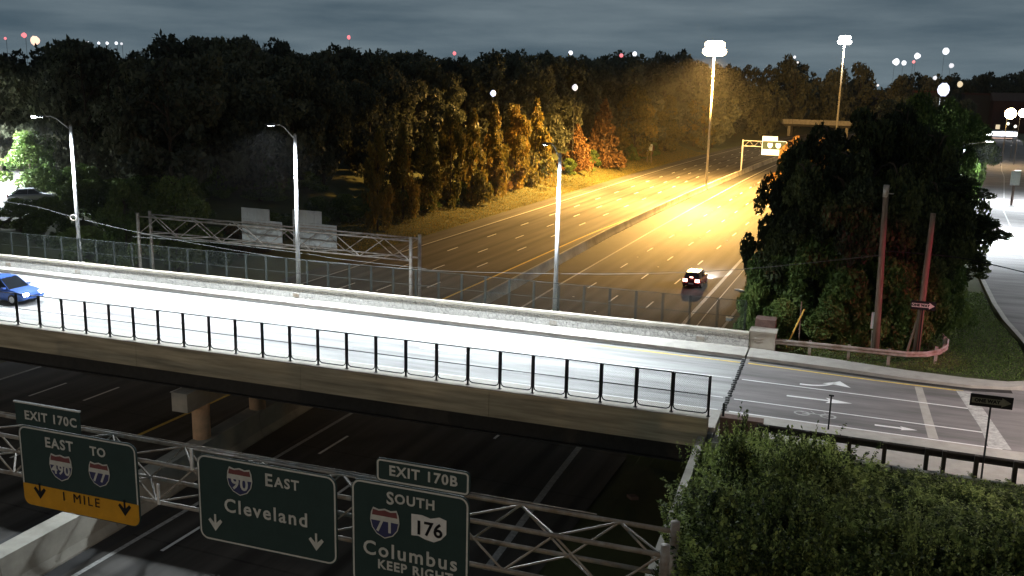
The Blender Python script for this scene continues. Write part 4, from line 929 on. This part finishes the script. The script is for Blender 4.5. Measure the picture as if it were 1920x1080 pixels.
# ------------------------------------------------------------------ vehicles
def car(name, label, frm, rz, paint, L=4.6, Wd=1.82, H=1.46, back='sedan', head=None, tail=None):
    """local frame: x forward"""
    o = thing(name, label, 'car', frm, rz); R_ = Matrix.Rotation(rz, 3, 'Z'); f = lambda x, y, z: Vector(frm)+R_ @ Vector((x, y, z))
    st = [(-.5, .42, .62, .86), (-.485, .28, .82, .93), (-.42, .24, .92, .97), (-.25, .22, .94, 1), (0, .22, .92, 1), (.22, .22, .90, 1), (.36, .23, .82, .97), (.46, .26, .72, .92), (.5, .36, .60, .80)]
    if back != 'sedan': st[0] = (-.5, .38, .80, .90); st[1] = (-.49, .28, 1.0, .95); st[2] = (-.42, .24, 1.0, .98)
    b = MB(); rings = []
    for xr, zb, ztp, wr in st:
        w = Wd/2*wr; x = xr*L; rings.append([f(x, -w*.92, zb), f(x, w*.92, zb), f(x, w, zb+.18), f(x, w, ztp*.8), f(x, w*.88, ztp), f(x, -w*.88, ztp), f(x, -w, ztp*.8), f(x, -w, zb+.18)])
    for A, B_ in zip(rings, rings[1:]): b.add(A+B_, [(i, (i+1) % 8, 8+(i+1) % 8, 8+i) for i in range(8)])
    b.add(rings[0], [tuple(range(8))]); b.add(rings[-1], [tuple(range(8))]); b.build('body', paint, o)
    cab = [(-.40 if back == 'sedan' else -.47, .9, .84), (-.24 if back == 'sedan' else -.40, H-.03, .68), (-.05, H, .70), (.08, H-.03, .68), (.24, .88, .84)]
    def cabin(grow, keys, nm, m, cut=None):
        c = MB(); rg = []
        for xr, z, wr in keys:
            w = Wd/2*wr+grow; rg.append([f(xr*L, -w, z), f(xr*L, w, z)])
        lowL = [f(xr*L, -Wd/2*.86-grow, .86) for xr, z, wr in keys]; lowR = [f(xr*L, Wd/2*.86+grow, .86) for xr, z, wr in keys]
        k = len(keys); vs = [r[0] for r in rg]+[r[1] for r in rg]+lowL+lowR; fs = []
        for i in range(k-1): fs += [(i, i+1, k+i+1, k+i), (i, i+1, 2*k+i+1, 2*k+i), (k+i, k+i+1, 3*k+i+1, 3*k+i)]
        c.add(vs, fs); return c.build(nm, m, o)
    cabin(0, cab, 'windows', M['glass'])
    rf = MB(); rr = cab[1:4]; rf.add([f(x*L, -Wd/2*w-.012, z+.02) for x, z, w in rr]+[f(x*L, Wd/2*w+.012, z+.02) for x, z, w in rr], [(0, 1, 4, 3), (1, 2, 5, 4)]); rf.build('roof', paint, o)
    for s_ in (-1, 1):
        for i in range(4):
            a_, b2_ = cab[i], cab[i+1]; MB().tube(f(a_[0]*L, s_*Wd/2*a_[2], a_[1]), f(b2_[0]*L, s_*Wd/2*b2_[2], b2_[1]), .03, n=5).build('pillar', paint, o)
        MB().tube(f(-.07*L, s_*Wd/2*.86, .88), f(-.05*L, s_*Wd/2*.7, H-.02), .03, n=5).build('pillar', paint, o)
        for xr in (-.31, .31):
            c = f(xr*L, s_*(Wd/2-.08), .32); c2 = f(xr*L, s_*(Wd/2+.01), .32)
            wh = MB().tube(c-(c2-c)*1.2, c2, .32, n=20).build('wheel', M['tyre'], o); MB().tube(c2, c2+(c2-c)*.08, .2, n=12).build('rim', M['rim'], wh)
        MB().box(lambda x, y, z: f(x, y*s_, z), .47*L-.12, .5*L+.01, Wd/2*.5, Wd/2*.82, .58, .72).build('headlight', M['e_head'] if head else M['white'], o)
        MB().box(lambda x, y, z: f(x, y*s_, z), -.5*L-.02, -.5*L+.1, Wd/2*.42, Wd/2*.88, .68, .98).build('taillight', M['e_tail'] if tail else M['sred'], o)
        MB().box(lambda x, y, z: f(x, y*s_, z), .17*L, .17*L+.18, Wd/2*.9, Wd/2+.14, .92, 1.03).build('mirror', paint, o)
    if tail: MB().box(f, -.5*L+.02, -.5*L+.1, -.16, .16, 1.12, 1.2).build('brake_light', M['e_tail'], o)
    MB().box(f, -.5*L-.015, -.5*L+.02, -.26, .26, .45, .58).build('licence_plate', M['white'], o)
    if head:
        for y in (-.6, .6): spot('headlight_beam', f(.5*L+.05, y, .65), f(.5*L+26, y*1.4, -.35), head, (.95, .97, 1), 52, .8, .07, o)
    return o
car('car', 'dark red car driving away in the right lanes with glowing tail lights', fp(-18.35, 97.6, 0.02), ROTF+pi/2, M['carred'], 4.6, 1.9, 1.62, 'hatch', 22000, True)
car('car', 'blue car with blazing headlights entering the bridge at the left edge', bp(-49.1, 44.6, BZ+.01), ROTB, M['carblue'], 4.7, 1.85, 1.5, 'sedan', 2500)
qq = P(58, 378, 6.15); car('car', 'grey car parked on the lit frontage street, far left', Vector((qq.x, qq.y, 6.15)), ROTF+.9, M['cargrey'])
# lit bus crossing the far end of the side street
q = P(1871, 262, 6.15); o = thing('city_bus', 'white bus lit from inside crossing the far side street', 'bus', q, -.12)
f = lambda x, y, z: q+Vector((cos(-.12)*x-sin(-.12)*y, sin(-.12)*x+cos(-.12)*y, z))
MB().box(f, -5.2, 5.2, -1.2, 1.2, .4, 1.25).build('body', M['buswhite'], o); MB().box(f, -5.2, 5.2, -1.2, 1.2, 2.5, 2.9).build('roof', M['buswhite'], o)
for i in range(8): MB().box(f, -5.0+i*1.27, -3.85+i*1.27, -1.19, 1.19, 1.3, 2.45).build('window', M['e_bus'], o)
for x in (-3.4, 3.2):
    for y in (-1.05, 1.05): MB().tube(f(x, y-.13, .45), f(x, y+.13, .45), .45, n=14).build('wheel', M['tyre'], o)
MB().box(f, 5.15, 5.25, -.9, .9, .6, .85).build('headlight', M['e_head'], o); MB().box(f, -4, 4, -1.23, -1.2, .5, .6).build('side_marker', M['e_orange'], o)
# debris on the right shoulder
q = P(1385, 545, .02); tag(MB().prism([q+N*x+D*y for x, y in ((-.5, .25), (.25, .35), (.6, -.1), (.1, -.35), (.35, -.05))], Z3*.12).build('litter', M['white']), 'crumpled white litter lying beside the right shoulder', 'litter')
q = P(1185, 935, .02); tag(MB().prism([q+N*x+D*y for x, y in ((-.3, .1), (.05, .25), (.35, 0), (0, -.2))], Z3*.15).build('litter', M['brick']), 'small reddish scrap lying on the dark shoulder under the bridge', 'litter')
q = P(1367, 600, 3); tag(MB().prism([q+N*x+D*y for x, y in ((-.3, .3), (.3, .2), (.2, -.3), (-.2, -.3))], Z3*.2).build('litter', M['alu']), 'pale scrap caught by the fence end above the right bank', 'litter')

# ------------------------------------------------------------------ far overpass
g = thing('far_overpass', 'distant orange lit overpass crossing the freeway before the dark trees', 'bridge', fp(-34, 440, 0), ROTF)
ov = lambda t, s, z: N*(t)+D*s+Z3*z
MB().box(ov, -110, 60, 438, 452, 5.6, 6.4).build('deck', M['fascia'], g); MB().box(ov, -110, 60, 437.6, 438, 5.3, 7.3).build('parapet', M['conc'], g); MB().box(ov, -110, 60, 439, 450, 4.3, 5.6).build('girders', M['girder'], g)
for t_ in (-72, -46, -22, 2): MB().box(ov, t_-.6, t_+.6, 440, 450, 0, 4.4).build('pier', M['conc'], g)

# ------------------------------------------------------------------ buildings far right
def house(px, py, D_, w, dp, h, label, wall, roof_h=0, lit=True, z=6):
    d_ = ray(px, py); p = EYE+d_*(D_/d_.y); p.z = z; o = thing('building', label, 'building', p, -.3); R_ = Matrix.Rotation(-.3, 3, 'Z'); f = lambda x, y, zz: p+R_ @ Vector((x, y, zz))
    MB().box(f, -w/2, w/2, 0, dp, 0, h).build('wall', wall, o)
    if roof_h: MB().add([f(-w/2-.4, -.4, h), f(w/2+.4, -.4, h), f(w/2+.4, dp+.4, h), f(-w/2-.4, dp+.4, h), f(-w/2-.4, dp/2, h+roof_h), f(w/2+.4, dp/2, h+roof_h)], [(0, 1, 5, 4), (2, 3, 4, 5), (0, 4, 3), (1, 2, 5), (0, 3, 2, 1)]).build('roof', M['roof'], o)
    else: MB().box(f, -w/2-.3, w/2+.3, -.3, dp+.3, h, h+.7).build('roof', M['brickwall'], o)
    n_ = max(2, int(w/4))
    for i in range(n_):
        x = -w/2+(i+.5)*w/n_; MB().box(f, x-.7, x+.7, -.06, .02, 1.3, 2.9).build('window', M['e_window'] if (lit and i % 3 == 0) else M['glass'], o)
def ht(px, ptop, D_): d_ = ray(px, ptop); return (EYE+d_*(D_/d_.y)).z-6
house(1748, 165, 380, 12, 10, ht(1752, 174, 380), 'red brick shop just left of the blue white street light', M['siding'], 0)
house(1850, 165, 370, 14, 10, ht(1835, 178, 370), 'red roofed long shop right of the blue white street light', M['siding'], 0)
house(1905, 175, 360, 14, 12, ht(1905, 190, 360), 'brick house at the right edge above the yellow lamp', M['brickwall'], 3)
house(1640, 160, 520, 16, 10, 10, 'dark gabled house seen between tree tops, left of the others', M['siding'], 3)

# ------------------------------------------------------------------ distant lamps on poles
def far_lamp(px, py, dist, size, emk, label, power=0, col=LED, flat=.6):
    d_ = ray(px, py); p = EYE+d_*(dist/d_.y); zb = zg(p) if p.z > zg(p)+1 else p.z-6
    o = thing('distant_lamp', label, 'street lamp', Vector((p.x, p.y, zb)), 0); r = size*.95/F_PX*dist/2
    MB().tube(Vector((p.x, p.y+.1+r, zb)), Vector((p.x, p.y+.1+r, p.z)), .06, .05, n=5).build('pole', M['darkpole'], o)
    b = MB(); prev = None; jr = rng.uniform(.78, 1.12, 10)  # head takes the size and ragged outline of the lamp's glare
    for z, k in ((.55, .35), (.3, .85), (0, 1), (-.3, .85), (-.55, .35)):
        ring = [p+Vector((r*k*jr[a]*cos(a*pi/5), r*k*sin(a*pi/5), z*r*1.75*jr[(a*3) % 10])) for a in range(10)]
        if prev: b.add(prev+ring, [(i, (i+1) % 10, 10+(i+1) % 10, 10+i) for i in range(10)])
        else: b.add(ring, [tuple(range(10))])
        prev = ring
    b.add(prev, [tuple(range(10))]); b.build('lamp_glare_head', M[emk], o, True)
    if power: spot('lamp_light', p-Z3*(r+.3), p-Z3*20, power, col, 160, .5, .4, o)
FL = [(1770, 168, 200, 24, 'e_blue', 'brilliant blue white street lamp above the side street', 5000), (1895, 213, 190, 22, 'e_sodium', 'blazing yellow lamp at the right edge', 4000), (1918, 212, 195, 16, 'e_sodium', 'second yellow lamp cut by the right edge', 0),
      (1680, 116, 420, 13, 'e_far', 'leftmost white lamp of the three above the shops', 0), (1695, 118, 425, 9, 'e_far', 'small white lamp touching the leftmost one', 0), (1720, 105, 430, 12, 'e_far', 'white lamp between the two others above the shops', 0), (1713, 116, 430, 6, 'e_red', 'small red light under the middle white lamp', 0),
      (1774, 96, 400, 13, 'e_far', 'highest white lamp right of the shops', 0), (1784, 123, 380, 9, 'e_dim', 'white lamp just below the highest one', 0), (1753, 146, 350, 8, 'e_dim', 'small lamp above the blue white one', 0), (1800, 158, 320, 12, 'e_window', 'peach coloured light beside the blue white lamp', 0),
      (1646, 160, 420, 5, 'e_dim', 'tiny white light in the dark trees right of the second mast', 0), (1890, 232, 200, 6, 'e_small', 'small white light under the yellow lamp', 0), (1904, 237, 205, 6, 'e_small', 'small light at lower right of the yellow lamp', 0),
      (1490, 107, 420, 5, 'e_far', 'upper of two tiny white lights near the tree tops left of the second mast', 0), (1496, 117, 420, 4, 'e_dim', 'lower of two tiny white lights near the tree tops left of the second mast', 0),
      (924, 175, 168, 12, 'e_blue', 'blue white lamp glowing among the dark trees, left of centre', 0), (1078, 164, 205, 13, 'e_dim', 'white lamp glowing among the dark trees, right of centre', 0),
      (1070, 99, 300, 8, 'e_far', 'small white light on the skyline right of the round tree', 0), (1190, 101, 300, 9, 'e_far', 'small white light on the skyline left of the sodium mast', 0), (1165, 104, 300, 7, 'e_red', 'tiny red light on the skyline beside a white one', 0),
      (852, 100, 300, 8, 'e_red', 'small red light on the skyline left of centre', 0), (654, 70, 300, 8, 'e_red', 'red beacon above the tree tops', 0), (66, 76, 260, 17, 'e_orange', 'big orange white light on the skyline at far left', 0), (45, 66, 265, 10, 'e_red', 'red light beside the big orange one', 0),
      (163, 81, 250, 8, 'e_far', 'first of the row of white skyline lights from the left', 0), (185, 81, 250, 6, 'e_far', 'second of the row of white skyline lights from the left', 0), (201, 81, 250, 6, 'e_far', 'third of the row of white skyline lights from the left', 0), (218, 81, 250, 6, 'e_far', 'fourth of the row of white skyline lights from the left', 0), (228, 82, 250, 5, 'e_dim', 'fifth, faintest of the row of white skyline lights', 0), (10, 72, 260, 5, 'e_red', 'tiny red light at the left edge of the skyline', 0)]
for x, y, d_, sz, e, lab, pw in FL: far_lamp(x, y, d_, sz, e, lab, pw, LED if e != 'e_sodium' else (1, .6, .2))
# street lamps that light the side street, the frontage street and the intersection
def arm_lamp(base, h, dirv, label, power, col, emk='e_led', zt=0):
    o = thing('street_lamp', label, 'street lamp', base, 0); t_ = base+Z3*h; e = t_+dirv*2.2+Z3*.4
    MB().tube(base, t_, .12, .08, n=10).build('pole', M['pole'], o, True); MB().path([t_, e], .04).build('arm', M['galv'], o)
    hd_ = MB().box(lambda x, y, z: e+Vector((x, y, z)), -.35, .35, -.18, .18, 0, .14).build('luminaire', M['galv'], o); MB().box(lambda x, y, z: e+Vector((x, y, z)), -.28, .28, -.13, .13, -.03, 0).build('lens', M[emk], hd_)
    spot('lamp_light', e-Z3*.1, e-Z3*9, power, col, 158, .5, .2, o)
fr = lambda t, s, z=6.1: N*t+D*s+Z3*z
b1 = P(1896, 378, 6.1); far_pole = b1
arm_lamp(fr(Wed(100)-1.6, 106), 9, N, 'street lamp hidden behind the clump over the bright side street', 70000, LED)
arm_lamp(fr(Wed(140)+8.2, 140), 9, -N, 'street lamp on the far kerb of the side street', 40000, LED)
arm_lamp(fr(Wed(72)+9.5, 72), 9, -N, 'street lamp at the near end of the side street, right of the picture', 3500, LED)
arm_lamp(fr(-98, 77, 6.1), 9, D, 'street lamp over the frontage street, far left', 110000, LED)
arm_lamp(fr(-112, 88, 6.1), 9, N, 'second street lamp over the frontage street, left of the picture', 70000, LED)
arm_lamp(bp(18, 39, 6.1), 9, V, 'unseen street lamp added at the intersection, right of the picture', 17000, (1, .84, .78))  # lamp added out of view to brighten hedge and approach road
# post lit at the kerb of the side street
q = P(1896, 385, 6.1); o = thing('kerb_sign', 'white lit sign on a short post beside the bright side street', 'road sign', q, 0); f = lambda x, y, z: q+Vector((x, y, z))
MB().box(f, -.12, .12, -.1, .1, 0, 2.6).build('post', M['brick'], o); MB().box(f, -.6, .6, -.2, -.1, 2.6, 4.4).build('sign_panel', M['white'], o)
# red traffic signal at the intersection, just right of the picture
sp_ = bp(15, 48.5, 6.1); o = thing('traffic_signal', 'traffic signal showing red at the intersection, right of the picture', 'traffic light', sp_, ROTB)
MB().tube(sp_, sp_+Z3*5.5, .09).build('pole', M['pole'], o); hd_ = MB().box(lambda x, y, z: sp_+U*x+V*y+Z3*z, -.15, .15, -.15, .15, 4.6, 5.6).build('signal_head', M['yellow'], o)
MB().box(lambda x, y, z: sp_+U*x+V*y+Z3*z, -.19, -.15, -.1, .1, 5.25, 5.45).build('red_lens', M['e_red'], hd_)
spot('signal_light', sp_+Z3*5.35-U*.3, bp(3.4, 55.0, 9), 3400, (1, .02, .12), 42, .5, .1, o)

# ------------------------------------------------------------------ night haze
hz = MB().hexa([Vector(v) for v in ((-560, -160, -1.5), (620, -160, -1.5), (620, 700, -1.5), (-560, 700, -1.5), (-560, -160, 42), (620, -160, 42), (620, 700, 42), (-560, 700, 42))])
hm = bpy.data.materials.new('haze'); hm.use_nodes = True; hn = hm.node_tree.nodes; hn.remove(hn['Principled BSDF'])
pv = hn.new('ShaderNodeVolumePrincipled'); pv.inputs['Density'].default_value = .00006; pv.inputs['Color'].default_value = (.9, .9, .9, 1); pv.inputs['Anisotropy'].default_value = .5
hm.node_tree.links.new(pv.outputs[0], hn['Material Output'].inputs['Volume'])
ho = hz.build('haze', hm); ho['kind'] = 'stuff'; ho['label'] = 'thin night haze glowing round the lamps'
